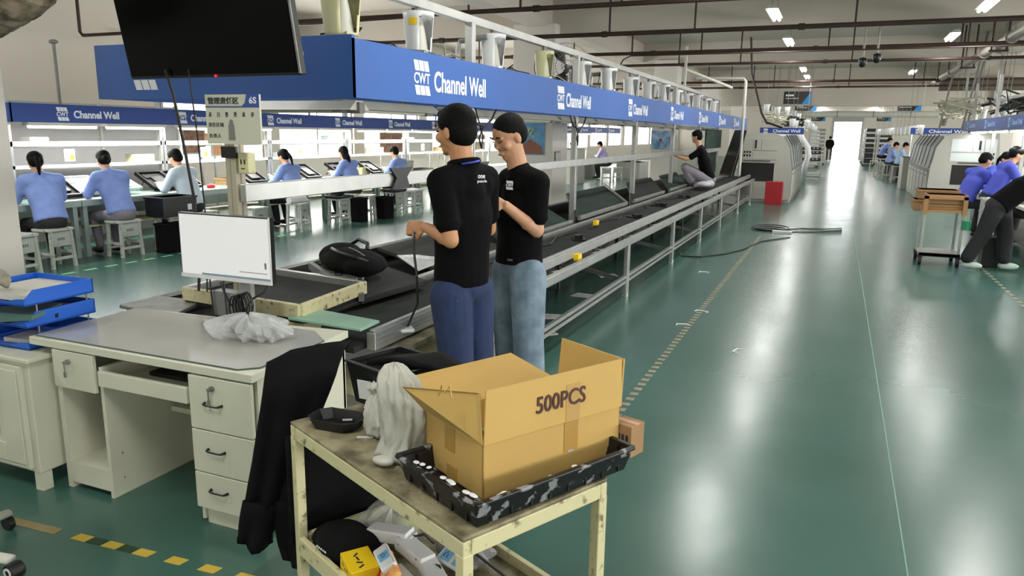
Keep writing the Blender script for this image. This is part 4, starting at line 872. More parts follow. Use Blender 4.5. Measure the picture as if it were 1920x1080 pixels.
MB().ell((-.24, 0, .75), (.04, .22, .22), n=18).build('backrest', M_black, t, smooth=True); MB().bar((-.0, 0, .42), (-.26, 0, .45), .04, .02).bar((-.26, 0, .44), (-.26, 0, .7), .04, .02).build('back_bar', M_white, t)
# foil duct at the top left corner
t = thing('flexible_duct', 'grey-brown crinkled flexible duct hanging at the top left corner', 'duct', (-4.05, 2.5, 2.48))
pts = [(-.9, -.3, -.3), (-.3, -.12, -.28), (.1, 0, -.26), (.4, .02, -.16), (.62, .05, .02), (.78, .06, .4), (.85, .06, 1.88)]
P = []
for i in range(len(pts)-1):
    for k in range(8): P.append(tuple(pts[i][j]+(pts[i+1][j]-pts[i][j])*k/8 for j in range(3)))
MB().tube(P, [.165+.009*(i % 2) for i in range(len(P))], 20).build('sleeve', M_foil, t)
# ================================================================ people
def frame(fwd, upish=(0, 0, 1)):
    f = Vector(fwd).normalized(); r = f.cross(Vector(upish)).normalized(); u = r.cross(f)
    return Matrix((r, f, u)).transposed()          # columns right, forward, up
def limb(b, pts, rad, n=14):
    for i in range(len(pts)-1):
        b.cyl(pts[i], pts[i+1], rad[i], rad[i+1], n)
    for p, r in zip(pts, rad): b.ell(p, (r, r, r), n=n)
def torso(b, P, C, sv, rw, rd, neck=None, n=20):
    """P pelvis, C chest centre, sv unit shoulder vector, rw half widths (hem, waist, chest, shoulder), rd half depths"""
    P = Vector(P); C = Vector(C); sv = Vector(sv).normalized(); up = (C-P).normalized(); dv = up.cross(sv).normalized()
    secs = []
    L = (C-P).length
    for t, wv, d in zip((0, .35, .75, 1.0, 1.22), list(rw)+[rw[-1]*.45], list(rd)+[rd[-1]*.5]):
        c = P+up*(L*t); secs.append((c, sv*wv, dv*d))
    b.loft(secs, n)
def hand(b, W, d, side, curl=.5, s=1.0, fine=True):
    """hand at wrist W, pointing along d, palm normal = side vector"""
    A = frame(d, side); r, f, u = A.col[0], A.col[1], A.col[2]; W = Vector(W)
    pc = W+f*.045*s; b.ell(pc, (.038*s, .05*s, .016*s), A, 12); b.ell(W+f*.012*s, (.027*s, .03*s, .02*s), A, 10)
    if not fine: b.ell(W+f*.11*s-u*.02, (.036*s, .04*s, .018*s), A, 10); return
    for k, (x, L) in enumerate(((-.029, .068), (-.01, .078), (.01, .073), (.028, .058))):
        p0 = W+f*.085*s+r*x*s; d1 = (f*math.cos(curl*.6)-u*math.sin(curl*.6)); p1 = p0+d1*L*.45*s; d2 = (f*math.cos(curl*1.9)-u*math.sin(curl*1.9)); p2 = p1+d2*L*.35*s
        d3 = (f*math.cos(curl*2.8)-u*math.sin(curl*2.8)); p3 = p2+d3*L*.3*s
        limb(b, [p0, p1, p2, p3], [.0092*s, .0088*s, .008*s, .007*s], 8)
    p0 = W+f*.03*s-r*.03*s; p1 = p0+(f*.6-r*.6-u*.3).normalized()*.035*s; p2 = p1+(f*.9-u*.5+r*.2).normalized()*.03*s
    limb(b, [p0, p1, p2], [.013*s, .010*s, .0085*s], 8)
def head(b, H, f, s=1.0, fine=True):
    """H centre of the head; f face direction"""
    A = frame(f); r, fw, u = A.col[0], A.col[1], A.col[2]; H = Vector(H)
    def q(x, y, z): return H+(r*x+fw*y+u*z)*s
    b.ell(q(0, -.008, .03), (.077*s, .098*s, .088*s), A, 20)
    b.ell(q(0, .018, -.025), (.066*s, .075*s, .075*s), A, 18)
    b.ell(q(0, .036, -.078), (.046*s, .048*s, .034*s), A, 14)
    b.ell(q(0, .066, -.098), (.022*s, .02*s, .016*s), A, 10)
    for x in (-1, 1):
        b.ell(q(x*.077, -.008, -.012), (.010*s, .020*s, .032*s), A, 12); b.ell(q(x*.045, .062, -.025), (.026*s, .024*s, .026*s), A, 10)
        b.ell(q(x*.033, .080, .022), (.024*s, .010*s, .008*s), A, 8)
    b.ell(q(0, .084, -.005), (.009*s, .014*s, .028*s), A, 10); b.ell(q(0, .096, -.026), (.014*s, .012*s, .010*s), A, 10)
    b.ell(q(0, .086, -.062), (.024*s, .012*s, .007*s), A, 10); b.ell(q(0, .084, -.071), (.020*s, .012*s, .007*s), A, 10)
    return q, A
def face(t, q, A, s=1.0, closed=False, vox=None):
    b = MB()
    for x in (-1, 1): b.tube([q(x*.018, .094, .030), q(x*.034, .094, .036), q(x*.050, .082, .031)], [.003*s, .0045*s, .002*s], 6)
    b.build('eyebrow', M_hair, t, smooth=True)
    b = MB()
    for x in (-1, 1):
        if closed: b.tube([q(x*.018, .089, .008), q(x*.033, .090, .003), q(x*.048, .080, .008)], .0022*s, 6)
        else: b.ell(q(x*.033, .082, .006), (.013*s, .008*s, .006*s), A, 10)
    b.build('eye', M_hair if closed else mat('eye_dark', (40, 30, 26), .3), t, smooth=True)
    b = MB(); b.tube([q(-.022, .094, -.066), q(0, .099, -.066), q(.022, .094, -.066)], .003*s, 6); b.build('mouth', mat('lip', (150, 92, 80), .5), t, smooth=True)
def hair(t, H, f, style='short', s=1.0, vox=.006, m=None):
    A = frame(f); r, fw, u = A.col[0], A.col[1], A.col[2]; H = Vector(H)
    def q(x, y, z): return H+(r*x+fw*y+u*z)*s
    b = MB()
    if style == 'crop':
        b.ell(q(0, -.016, .044), (.0805*s, .098*s, .083*s), A, 26); b.ell(q(0, -.043, .005), (.0800*s, .073*s, .078*s), A, 18); b.ell(q(0, -.022, .02), (.0805*s, .06*s, .06*s), A, 18)
    else:
        b.ell(q(0, -.016, .046), (.087*s, .104*s, .088*s), A, 22); b.ell(q(0, -.042, .0), (.084*s, .074*s, .085*s), A, 18)
        b.ell(q(0, .055, .085), (.055*s, .03*s, .025*s), A, 12)
    if style == 'tail':
        b.ell(q(0, -.11, .0), (.03*s, .03*s, .03*s), A, 10); limb(b, [q(0, -.12, -.0), q(.0, -.14, -.08), q(0, -.12, -.2)], [.028*s, .03*s, .014*s], 10)
    if style == 'bun': b.ell(q(0, -.115, -.02), (.045*s, .042*s, .042*s), A, 14)
    if style == 'long':
        b.ell(q(0, -.05, -.08), (.085*s, .055*s, .11*s), A, 16); limb(b, [q(0, -.06, -.12), q(0, -.05, -.24)], [.07*s, .05*s], 12)
    return blob('hair', b, m or M_hair, t, vox, 2, .4)

def build_person(t, J, skin, top, pants, hs='short', vox=.012, fine=False, sleeve='short', closed=False, shoe=None, hairm=None, facep=True, hairvox=None):
    V = {k: Vector(v) for k, v in J.items() if k not in ('rw', 'rd', 'lr', 'f', 'curl', 'hr', 'flip')}
    f = Vector(J['f']); H = V['H']
    sv = (V['SR']-V['SL']).normalized()
    # body
    b = MB(); q, A = head(b, H, f, 1.0, fine)
    limb(b, [V['N']-Vector((0, 0, .05)), H-Vector((0, 0, .04))-f.normalized()*.02], [.060, .057])
    limb(b, [V['SL'], V['C'], V['SR']], [.03, .06, .03]); limb(b, [V['C'], V['P']], [.06, .07]); limb(b, [V['N']-Vector((0, 0, .04)), V['C']], [.05, .06])
    for a in 'LR':
        limb(b, [V['S'+a], V['E'+a], V['W'+a]], [.042, .040, .027]); mid = V['E'+a].lerp(V['W'+a], .3); b.ell(mid, (.041, .041, .041))
        hand(b, V['W'+a], (V['W'+a]-V['E'+a]).normalized() if ('D'+a) not in V else V['D'+a], V.get('U'+a, Vector((0, 0, 1))), J.get('curl', .7), 1.0, fine)
        limb(b, [V['P'], V['H'+a], V['K'+a], V['A'+a]], [.06, .06, .045, .035])
    body = blob('body', b, skin, t, vox if not fine else .0055, 4 if not fine else 3, .5)
    if facep: face(t, q, A, 1.0, closed)
    if hs: hair(t, H, f, hs, 1.0, hairvox or (vox*.6), hairm)
    # shirt
    b = MB(); torso(b, V['P']+(V['P']-V['C']).normalized()*.0, V['C'], sv, J['rw'], J['rd'])
    for a in 'LR':
        S_, E_, W_ = V['S'+a], V['E'+a], V['W'+a]
        if sleeve == 'short': e = S_.lerp(E_, .72); limb(b, [V['C'].lerp(S_, .6)+Vector((0, 0, .0)), S_, e], [.085, .068, .058]); b.cyl(S_.lerp(E_, .68), S_.lerp(E_, .76), .062, .064, 16)
        else: limb(b, [V['C'].lerp(S_, .6), S_, E_, E_.lerp(W_, .9)], [.088, .075, .062, .045])
    limb(b, [V['C'], V['N'].lerp(V['C'], .30)], [.11, .074])
    for a in 'LR': limb(b, [V['N'].lerp(V['C'], .38), V['S'+a]], [.072, .070])
    sh = blob('shirt', b, top, t, vox if not fine else .008, 5)
    # trousers
    b = MB(); lr = J.get('lr', (.095, .085, .07))
    hr = J.get('hr', .125)
    P = V['P']; b.ell(P, (hr, hr*.82, .11), frame(sv.cross(Vector((0, 0, 1))) if abs(sv.z) < .9 else (0, 1, 0)), 18)
    for a in 'LR': limb(b, [V['H'+a], V['K'+a], V['A'+a]+Vector((0, 0, lr[2]*.75))], list(lr), 16)
    blob('trousers', b, pants, t, vox if not fine else .009, 5)
    sm = shoe or M_black
    for a in 'LR':
        A_ = V['A'+a]; d = V.get('T'+a, Vector((f.x, f.y, 0))).normalized(); Fm = frame(d)
        b = MB(); b.ell(A_+d*.06-Vector((0, 0, .035)), (.042, .125, .045), Fm, 14); b.ell(A_-Vector((0, 0, .03)), (.038, .05, .05), Fm, 12)
        o = blob('shoe', b, sm, t, max(vox, .009), 2)
    return sh, q, A

# first man: back to the viewer
g = (math.cos(math.radians(26.2)), math.sin(math.radians(26.2)))
t = thing('person', 'man in black polo and navy jeans seen from behind, standing at the conveyor', 'person', (-1.65, 3.35, 0), math.radians(26.2))
J = dict(H=(-.082, 0, 1.655), f=(-.80, .62, -.10), N=(-.04, 0, 1.50), C=(-.038, 0, 1.36), P=(-.053, 0, .90), SL=(-.150, -.125, 1.415), SR=(.072, .13, 1.42),
         EL=(-.10, -.19, 1.145), WL=(-.225, -.03, 1.185), DL=(-.9, .4, -.05), UL=(.2, -.9, .3), ER=(.09, .22, 1.15), WR=(-.06, .33, 1.2),
         HL=(-.105, -.07, .85), HR=(.01, .08, .85), KL=(-.075, -.08, .50), KR=(.03, .07, .50), AL=(-.06, -.09, .09), AR=(.045, .07, .09), rw=(.155, .155, .175, .165), rd=(.13, .125, .13, .085), lr=(.108, .088, .072), hr=.15, curl=.75)
sh, q, A = build_person(t, J, M_skin2, M_tee, M_navy, 'short', .010, True)
b = MB()
col = [(-.04+.068*math.cos(a), .068*math.sin(a), 1.505+.012*math.sin(a+2.2)) for a in [2*PI*k/20 for k in range(20)]]
b.tube(col, .017, 8, closed=True); c_ = b.build('collar', M_tee, t, smooth=True)
b = MB(); b.tube([(-.05, -.090, 1.500), (-.02, -.094, 1.506), (.012, -.086, 1.511), (.035, -.068, 1.516)], .006, 6); prop(b.build('lanyard', mat('lanyard_blue', (48, 60, 170), .5), t, smooth=True), 'blue lanyard strap at the collar')
b = MB(); N_ = Vector((.33, -.94, 0)).normalized(); R_ = Vector((.94, .33, 0)).normalized()
for txt, z, x in (('one', 1.435, .028), ('pack', 1.412, .026)): put_text(b, txt, Vector((x, -.128+.0, z)), R_, (0, .25, .97), .05 if txt == 'pack' else .036, .017, .01)
b.build('back_lettering', M_letter, t)
MB().box((-.115, -.163, .815), (.09, .004, .11), (0, 0, -.2)).build('back_pocket', mat('navy_pocket', (36, 52, 94), .85), t, bevel=.004)
MB().box((-.085, -.168, .845), (.03, .003, .010), (0, 0, -.2)).build('leather_tab', mat('tan_leather', (176, 134, 92), .6), t)
prop(MB().tube([(-1.90, 3.22, 1.19), (-1.89, 3.18, 1.1), (-1.86, 3.16, .95), (-1.88, 3.2, .8), (-1.97, 3.25, .66)], .006, 6).build('hand_cable', M_wire), 'black cable running down from the first man\'s hand', 'cable')

# second man: facing left and looking down
t = thing('person', 'man in black tee and pale jeans looking down, standing behind the first man', 'person', (-1.55, 3.95, 0), math.radians(21.4))
J = dict(H=(-.150, 0, 1.63), f=(-.74, -.50, -.42), N=(-.088, .01, 1.47), C=(-.075, 0, 1.33), P=(-.085, 0, .92), SL=(.015, -.135, 1.385), SR=(-.150, .13, 1.385),
         EL=(.015, -.15, 1.125), WL=(-.155, -.25, 1.27), DL=(-.85, -.2, .3), UL=(-.2, -.8, .6), ER=(-.20, .17, 1.13), WR=(-.27, -.02, 1.22),
         HL=(-.03, -.09, .86), HR=(-.14, .08, .86), KL=(-.02, -.10, .48), KR=(-.14, .07, .48), AL=(.0, -.11, .09), AR=(-.12, .08, .09), rw=(.145, .15, .17, .16), rd=(.135, .125, .125, .085), lr=(.108, .09, .086), hr=.148, curl=.8)
sh, q, A = build_person(t, J, M_skin, M_tee, M_denim, 'crop', .010, True, closed=True)
N_ = Vector((-.55, -.83, 0)).normalized(); R_ = Vector((.83, -.55, 0)).normalized()
b = MB(); put_logo(b, Vector((-.163, -.100, 1.345)), R_, (.10, .10, .98), .048, 1.0); b.build('chest_emblem', M_letter, t)
b = MB(); put_text(b, 'CWT', Vector((-.145, -.155, .955)), R_, (0, 0, 1), .035, .012, .0); b.build('hem_lettering', M_machd, t)
b = MB(); b.box((.055, -.1, .80), (.004, .09, .13), (0, 0, -.3)).build('back_pocket', mat('pale_pocket', (116, 136, 152), .85), t, bevel=.004)

# third man sitting on the line
t = thing('person', 'man in black tee and grey trousers sitting on the conveyor, reaching left', 'person', (-2.5, 15.2, 0), math.radians(9.3))
J = dict(H=(-.07, 0, 1.625), f=(-.95, .15, -.2), N=(-.01, 0, 1.47), C=(.06, 0, 1.28), P=(.22, 0, .80), SL=(.02, -.19, 1.36), SR=(.02, .19, 1.36),
         EL=(-.22, -.2, 1.19), WL=(-.46, -.15, 1.26), ER=(-.22, .2, 1.19), WR=(-.46, .12, 1.28), HL=(.18, -.11, .78), HR=(.18, .11, .78), KL=(-.24, -.16, 1.01), KR=(-.26, .14, 1.03),
         AL=(-.12, -.16, .72), AR=(-.14, .14, .72), rw=(.18, .18, .2, .19), rd=(.13, .12, .13, .09), lr=(.115, .09, .075), hr=.17)
build_person(t, J, M_skin, M_tee, M_greyt, 'short', .014, False, facep=True)
prop(MB().ell((-2.28, 14.6, .745), (.14, .22, .06), n=16).ell((-2.2, 14.75, .75), (.1, .14, .07), n=12).build('grey_cloth', mat('pale_cloth', (176, 176, 180), .8, bump=.6, bscale=14), smooth=True), 'crumpled pale cloth on the rail beside the sitting man', 'cloth')

# seated figures, forward = local +y
def seated(name_lab, loc, rz, top, pants, hs, skin=None, lean=.16, reach=(.45, .86), sleeve='long', seat=.50, turn=0.0, group=None, hairm=None, sc=1.0, shoe=None):
    t = thing('person', name_lab, 'person', loc, rz, group); t.scale = (sc, sc, sc)
    ls = math.sin(lean); P = (0, 0, seat+.08); C = (0, .40*ls+.03, seat+.50); N = (0, .40*ls+.08, seat+.64); H = (0, .40*ls+.15, seat+.76)
    J = dict(H=H, f=(math.sin(turn), math.cos(turn), -.45), N=N, C=C, P=P, SL=(-.185, C[1], C[2]+.06), SR=(.185, C[1], C[2]+.06),
             EL=(-.25, C[1]+.12, C[2]-.17), WL=(-.13, reach[0], reach[1]), ER=(.25, C[1]+.12, C[2]-.17), WR=(.13, reach[0], reach[1]),
             HL=(-.09, .02, seat+.05), HR=(.09, .02, seat+.05), KL=(-.13, .42, seat+.03), KR=(.13, .42, seat+.03), AL=(-.12, .36, .09), AR=(.12, .36, .09),
             TL=(0, 1, 0), TR=(0, 1, 0), rw=(.19, .18, .20, .19), rd=(.14, .13, .13, .09), lr=(.09, .07, .055), hr=.17)
    build_person(t, J, skin or M_skin, top, pants, hs, .016, False, sleeve, facep=True, hairm=hairm, shoe=shoe, hairvox=.010)
    return t
LX = -8.50
seated('woman in blue smock with ponytail, nearest of the workers at the left bench', (LX, 5.98, 0), PI/2-.25, M_smock, M_dark, 'tail', lean=.35, reach=(.46, .84), turn=.2, seat=.47)
seated('woman in blue smock with a low bun, second at the left bench', (LX, 6.95, 0), PI/2-.12, M_smock, M_greyt, 'bun', lean=.4, reach=(.5, .86), turn=.3, seat=.47)
seated('worker in pale blue shirt with short hair at the left bench, behind the black crate', (LX, 8.15, 0), PI/2+.1, M_palesh, M_dark, 'short', lean=.3, reach=(.48, .86), sleeve='long', seat=.47)
seated('woman in blue smock with ponytail, first to the right of the duty sign post', (LX, 10.45, 0), PI/2+.0, M_smock, M_dark, 'tail', lean=.3, seat=.44)
seated('woman in blue smock with long black hair, middle one right of the sign post', (LX, 12.15, 0), PI/2+.0, M_smock, M_dark, 'long', lean=.25, turn=.3, seat=.47)
seated('worker in blue smock with short hair, closest to the first man\'s head', (LX, 14.0, 0), PI/2+.0, M_smock, M_dark, 'short', lean=.3, seat=.45)
seated('person in black bending over, seen between the posts beyond the pillar', (-8.4, 26.0, 0), PI/2, M_tee, M_dark, 'short', lean=.6, seat=.5)
seated('person in pale violet smock seen between the posts beyond the pillar', (-7.9, 27.6, 0), PI/2, mat('violet_smock', (176, 170, 214), .8), M_dark, 'short', lean=.5, seat=.5)
# right side group
seated('woman in deep blue smock with bobbed hair, leftmost of the right bench group', (2.02, 14.6, 0), -PI/2+.5, M_smock2, M_dark, 'short', lean=.4, seat=.55)
seated('woman with tied hair facing the viewer, second in the right bench group', (2.65, 16.3, 0), -PI/2-.9, M_smock2, M_dark, 'tail', lean=.3, seat=.55)
t = seated('man in blue smock and black cap, tallest of the right bench group', (2.36, 14.4, 0), -PI/2+.2, M_smock2, M_dark, 'short', lean=.4, seat=.66)
def cap(t, y, z):
    b = MB(); b.ell((0, y-.01, z+.065), (.094, .108, .066), n=18); b.ell((0, y+.10, z+.06), (.07, .06, .012), n=12); blob('cap', b, M_black, t, .009, 2)
cap(t, .40*math.sin(.4)+.15, .66+.76)
t = seated('man in dark grey jacket and black cap at the right bench', (2.50, 13.0, 0), -PI/2+.3, mat('grey_jacket', (86, 84, 90), .8, noise=.1), M_dark, 'short', lean=.5, seat=.56); cap(t, .40*math.sin(.5)+.15, .56+.76)
# leaning worker at the right edge
t = thing('person', 'worker in black clothes and white shoes leaning over the bench at the right edge', 'person', (2.1, 11.1, 0), -.18)
J = dict(H=(.42, .35, 1.30), f=(.7, .3, -.5), N=(.30, .26, 1.24), C=(.14, .15, 1.15), P=(-.17, 0, .84), SL=(.12, .32, 1.20), SR=(.24, -.04, 1.20), EL=(.3, .42, 1.0), WL=(.5, .45, .86), ER=(.42, .02, .98), WR=(.62, .1, .86),
         HL=(-.13, .10, .80), HR=(-.2, -.06, .80), KL=(-.05, .10, .46), KR=(-.29, -.08, .46), AL=(-.03, .10, .10), AR=(-.42, -.10, .10), TL=(1, .1, 0), TR=(.9, -.1, .0), rw=(.19, .19, .2, .19), rd=(.14, .14, .14, .1), lr=(.115, .095, .085), hr=.18)
build_person(t, J, M_skin, M_tee, M_tee if False else mat('black_trousers', (30, 30, 34), .9, bump=.3, bscale=10), 'short', .014, False, 'long', shoe=mat('pale_shoe', (186, 206, 196), .6))
# far workers
seated('far worker in pale blue smock on a white stool, right side of the aisle', (2.12, 32.0, 0), -PI/2, mat('light_smock', (150, 180, 218), .8), M_dark, 'short', seat=.62)
seated('far worker in light blue smock beside the dark bench, right of the aisle', (1.9, 33.6, 0), -PI/2, mat('light_smock2', (140, 160, 214), .8), M_dark, 'short', seat=.62)
seated('distant worker in blue leaning over the bench near the racks', (1.75, 37.5, 0), -PI/2+.2, M_smock, M_dark, 'short', seat=.8, lean=.5)
t = seated('distant dark figure beside the bright doorway', (-.55, 58, 0), 0, M_tee, M_dark, 'short', seat=.85, lean=.02, reach=(.1, .85))
# ================================================================ left bench row
TX = -8.78   # front edge of the benches
def bench(y0, y1, lab):
    t = thing('workbench', lab, 'workbench', (TX, y0, 0), 0, None); L = y1-y0
    MB().bb(-.63, 0, 0, L, .70, .74).build('worktop', M_white, t, bevel=.004); MB().bb(-.012, .012, 0, L, .66, .735).bb(-.64, -.62, 0, L, .66, .735).build('edge_band', M_bench, t)
    for yy in (.06, L-.06):
        for x in (-.06, -.58): MB().bb(x-.03, x+.03, yy-.03, yy+.03, 0, .70).build('leg', M_bench, t)
    MB().bb(-.58, -.05, .03, L-.03, .38, .40).build('undershelf', M_ivory, t); MB().bb(-.61, -.58, .06, L-.06, .45, .66).build('rear_rail', M_bench, t)
    return t
names = ['nearest left workbench in front of the ponytailed woman', 'left workbench in front of the woman with a bun', 'left workbench behind the black crate and the pale blue shirt', 'left workbench behind the sign post', 'left workbench under the first woman right of the sign post', 'left workbench under the woman with long hair', 'left workbench under the short-haired worker by the first man', 'left workbench partly hidden behind the first man', 'far left workbench right of the near pillar', 'farthest left workbench seen between the posts']
for i in range(10): bench(4.9+1.7*i, 6.58+1.7*i, names[i])
# shelf rails with lit tubes
def rack(y0, lab, shelf=True):
    t = thing('lamp_rack', lab, 'rack', (-9.45, y0, 0), 0); L = 2.3
    for yy in (0, L): MB().bb(-.03, .03, yy-.03, yy+.03, .0, 2.05).build('post', M_alu, t)
    MB().bb(-.02, .03, 0, L, 1.40, 1.46).bb(-.02, .03, 0, L, 1.12, 1.16).build('shelf_rail', M_letter, t)
    MB().bb(-.3, .0, .1, L-.1, 1.10, 1.115).bb(-.3, .0, .1, L-.1, 1.38, 1.395).build('shelf_board', M_white, t)
    for yy in (.1, 1.2): MB().bb(.15, .27, yy, yy+1.0, 1.66, 1.70).build('lamp_housing', M_white, t); MB().cyl((.21, yy+.03, 1.65), (.21, yy+.97, 1.65), .022, n=8).build('lit_tube', M_tube2, t)
    MB().bar((0, .5, 1.72), (.2, .5, 1.72), .03).bar((0, 1.8, 1.72), (.2, 1.8, 1.72), .03).build('arm', M_alu, t)
    MB().bb(.03, .032, .7, .85, 1.20, 1.36).build('label_card', M_letter, t); MB().bb(.032, .034, .78, .84, 1.22, 1.28).build('yellow_note', M_yel, t)
    area('bench_tube_light', (-9.24, y0+1.15, 1.61), (0, 0, 0), .08, 2.0, 60, (1, .99, .95))
    return t
rl = ['first lit lamp rack at the far left above the ponytailed woman', 'second lit lamp rack above the worker in pale blue', 'third lit lamp rack behind the duty sign', 'fourth lit lamp rack above the long haired woman', 'fifth lit lamp rack above the short-haired worker', 'sixth lit lamp rack behind the first man', 'seventh lit lamp rack near the pillar', 'eighth lit lamp rack beyond the pillar', 'ninth lit lamp rack seen between the posts', 'tenth lit lamp rack farthest along the left row']
for i in range(10): rack(6.2+2.35*i, rl[i])
# left navy banner with emblems
t = thing('overhead_banner', 'long navy overhead banner with white emblems above the left bench row', 'banner', (-9.2, 6.1, 1.7))
pb(MB().bb(-9.22, -9.2, 6.1, 34, 1.70, 1.93).bb(-9.7, -9.2, 6.1, 6.12, 1.70, 1.93), 'panel', M_blued, t)
for i in range(14):
    yy = 6.69+1.95*i
    b = MB(); put_logo(b, (-9.198, yy, 1.725), (0, 1, 0), (0, 0, 1), .17, .95); pb(b, 'emblem', M_letter, t)
    b = MB(); put_text(b, 'Channel Well', (-9.198, yy+.24, 1.76), (0, 1, 0), (0, 0, 1), .68, .10, .03); pb(b, 'lettering', M_letter, t)
for yy in (6.9, 12, 17, 22):
    b = MB(); b.cyl((-9.4, yy, 1.93), (-9.4, yy, 2.7), .02, n=8); b.ell((-9.4, yy, 2.72), (.07, .05, .03), n=10); prop(b.build('banner_hanger', M_machd), {6.9: 'grey hanger pole above the near end of the left banner', 12: 'second hanger pole above the left banner', 17: 'third hanger pole above the left banner', 22: 'last hanger pole above the left banner'}[yy], 'pole')
# partition and boards behind the racks
t = thing('partition', 'grey partition panels standing behind the nearest left benches', 'partition', (-10.6, 8, 0)); pb(MB().bb(-10.62, -10.58, 5.2, 9.9, .0, 2.0), 'panel', mat('partition_grey', (176, 174, 174), .6, noise=.05), t)
b = MB()
for yy in (5.2, 6.8, 8.4, 9.9): b.bb(-10.63, -10.56, yy-.02, yy+.02, 0, 2.02)
pb(b, 'frame', M_white, t)
M_board = mat('brown_board', (150, 110, 84), .7, rgb2=(96, 74, 62), nscale=9)
for i, (yy, z0, z1, w_, m, lab) in enumerate(((10.6, 1.2, 1.62, .5, M_board, 'brown framed board just left of the duty sign'), (11.3, 1.15, 1.62, .8, mat('orange_board', (206, 150, 106), .7), 'orange board partly hidden by the duty sign'), (17.2, 1.1, 1.6, 1.2, M_board, 'brown gridded board right of the sign post'), (18.7, 1.1, 1.6, 1.3, mat('grey_board', (180, 178, 172), .6), 'plain grey board next to the brown gridded board'), (20.8, 1.15, 1.55, .9, mat('blue_chart', (110, 150, 190), .6, rgb2=(190, 200, 190), nscale=5), 'blue and white chart board behind the benches'), (22.6, 1.1, 1.55, 1.1, mat('drawing_board', (170, 160, 130), .6, rgb2=(130, 110, 90), nscale=6), 'beige chart board with round marks behind the benches'))):
    t = thing('wall_board', lab, 'board', (-11.2, yy, 0)); MB().bb(-.02, .0, 0, w_, z0, z1).build('sheet', m, t); MB().bb(-.01, .012, -.03, 0, z0-.03, z1+.03).bb(-.01, .012, w_, w_+.03, z0-.03, z1+.03).bb(-.01, .012, 0, w_, z1, z1+.03).bb(-.01, .012, 0, w_, z0-.03, z0).build('frame', M_white, t)
    MB().bb(-.03, -.01, .05, .09, 0, z0).bb(-.03, -.01, w_-.09, w_-.05, 0, z0).build('stand_leg', M_alu, t)

# stools
def make_stool():
    t = thing('stool', '', 'stool', (0, 0, 0), 0, 'grey painted stools along the left benches')
    MB().bb(-.17, .17, -.14, .14, .44, .47).build('seat', M_stool, t, bevel=.004)
    for sx in (-1, 1):
        for sy in (-1, 1): MB().bar((sx*.135, sy*.11, .44), (sx*.155, sy*.125, 0), .035).build('leg', M_stool, t)
    MB().bb(-.14, .14, -.115, -.10, .26, .43).build('apron', M_stool, t)
    MB().bb(-.15, .15, -.125, -.10, .10, .13).bb(-.15, .15, .10, .125, .10, .13).bb(-.155, -.13, -.11, .11, .16, .19).bb(.13, .155, -.11, .11, .16, .19).build('rung', M_stool, t)
    b = MB()
    for k in range(4): b.bb(-.05+.026*k, -.033+.026*k, -.117, -.115, .33, .36)
    b.build('stencil', M_machd, t); return t
st = make_stool(); st.location = (-8.33, 5.42, 0); st.rotation_euler = (0, 0, PI/2+.1); st['label'] = 'empty grey stool nearest the viewer, at the far left pillar'
for x, y, r, lab in ((-8.5, 5.98, .1, 'stool under the ponytailed woman nearest the viewer'), (-8.5, 6.95, 0, 'stool under the woman with a bun'), (-8.40, 7.62, .1, 'stool carrying the large black crate'), (-8.5, 8.3, 0, 'stool under the worker in pale blue'), (-8.25, 9.1, .1, 'stool half hidden behind the monitor'),
                     (-8.5, 10.45, 0, 'stool under the first woman right of the sign post'), (-8.15, 10.02, .2, 'stool with a white roll on it, right of the sign post'), (-8.12, 11.1, .1, 'stool with a flat black box, below the long aluminium rail'), (-8.1, 11.95, .3, 'small stool between two black cloth bins'), (-8.5, 12.15, 0, 'stool under the long haired woman'),
                     (-8.05, 12.85, .1, 'stool with a black tray, before the short-haired worker'), (-8.0, 13.5, .0, 'stool with pale papers, before the short-haired worker'), (-8.5, 14.0, 0, 'stool under the short-haired worker by the first man'), (-8.0, 14.6, .1, 'empty stool just left of the first man')):
    dup(st, (x, y, 0), PI/2+r, lab)
# things around
def crate(c, d, m, lab, cat='crate', name='crate', rz=0):
    t = thing(name, lab, cat, c, rz)
    MB().bb(-d[0]/2, d[0]/2, -d[1]/2, d[1]/2, 0, d[2]).build('body', m, t, bevel=.01); MB().bb(-d[0]/2-.01, d[0]/2+.01, -d[1]/2-.01, d[1]/2+.01, d[2]-.03, d[2]).build('rim', m, t, bevel=.003); return t
t = crate((-8.36, 7.62, .47), (.34, .58, .27), M_black, 'large black crate with a white label, standing on a stool'); MB().bb(.171, .173, .12, .19, .08, .16).build('label_card', M_porc, t)
crate((-8.22, 7.45, 0), (.22, .34, .40), M_cloth, 'black cloth bin on the floor under the crate', 'bin', 'cloth_bin')
crate((-8.05, 11.62, 0), (.2, .28, .44), M_cloth, 'black cloth bin on the floor left of the small stool', 'bin', 'cloth_bin')
crate((-7.95, 12.3, 0), (.24, .34, .42), M_cloth, 'black cloth bin on the floor right of the small stool', 'bin', 'cloth_bin')
crate((-8.12, 11.1, .47), (.3, .4, .05), M_black, 'flat black box lying on the second stool right of the sign post', 'box', 'flat_box')
crate((-8.05, 12.85, .47), (.3, .42, .06), M_black, 'flat black tray lying on a stool before the short-haired worker', 'tray', 'flat_tray')
t = thing('paper_roll', 'white paper roll lying on a stool right of the sign post', 'roll', (-8.15, 10.02, .52)); MB().cyl((-.02, -.2, .0), (-.02, .2, 0), .055, n=16).build('roll_body', M_porc, t, smooth=False)
prop(MB().bb(-8.12, -7.9, 13.35, 13.65, .47, .49).build('papers', M_porc), 'pale sheets lying on a stool before the short-haired worker', 'paper')
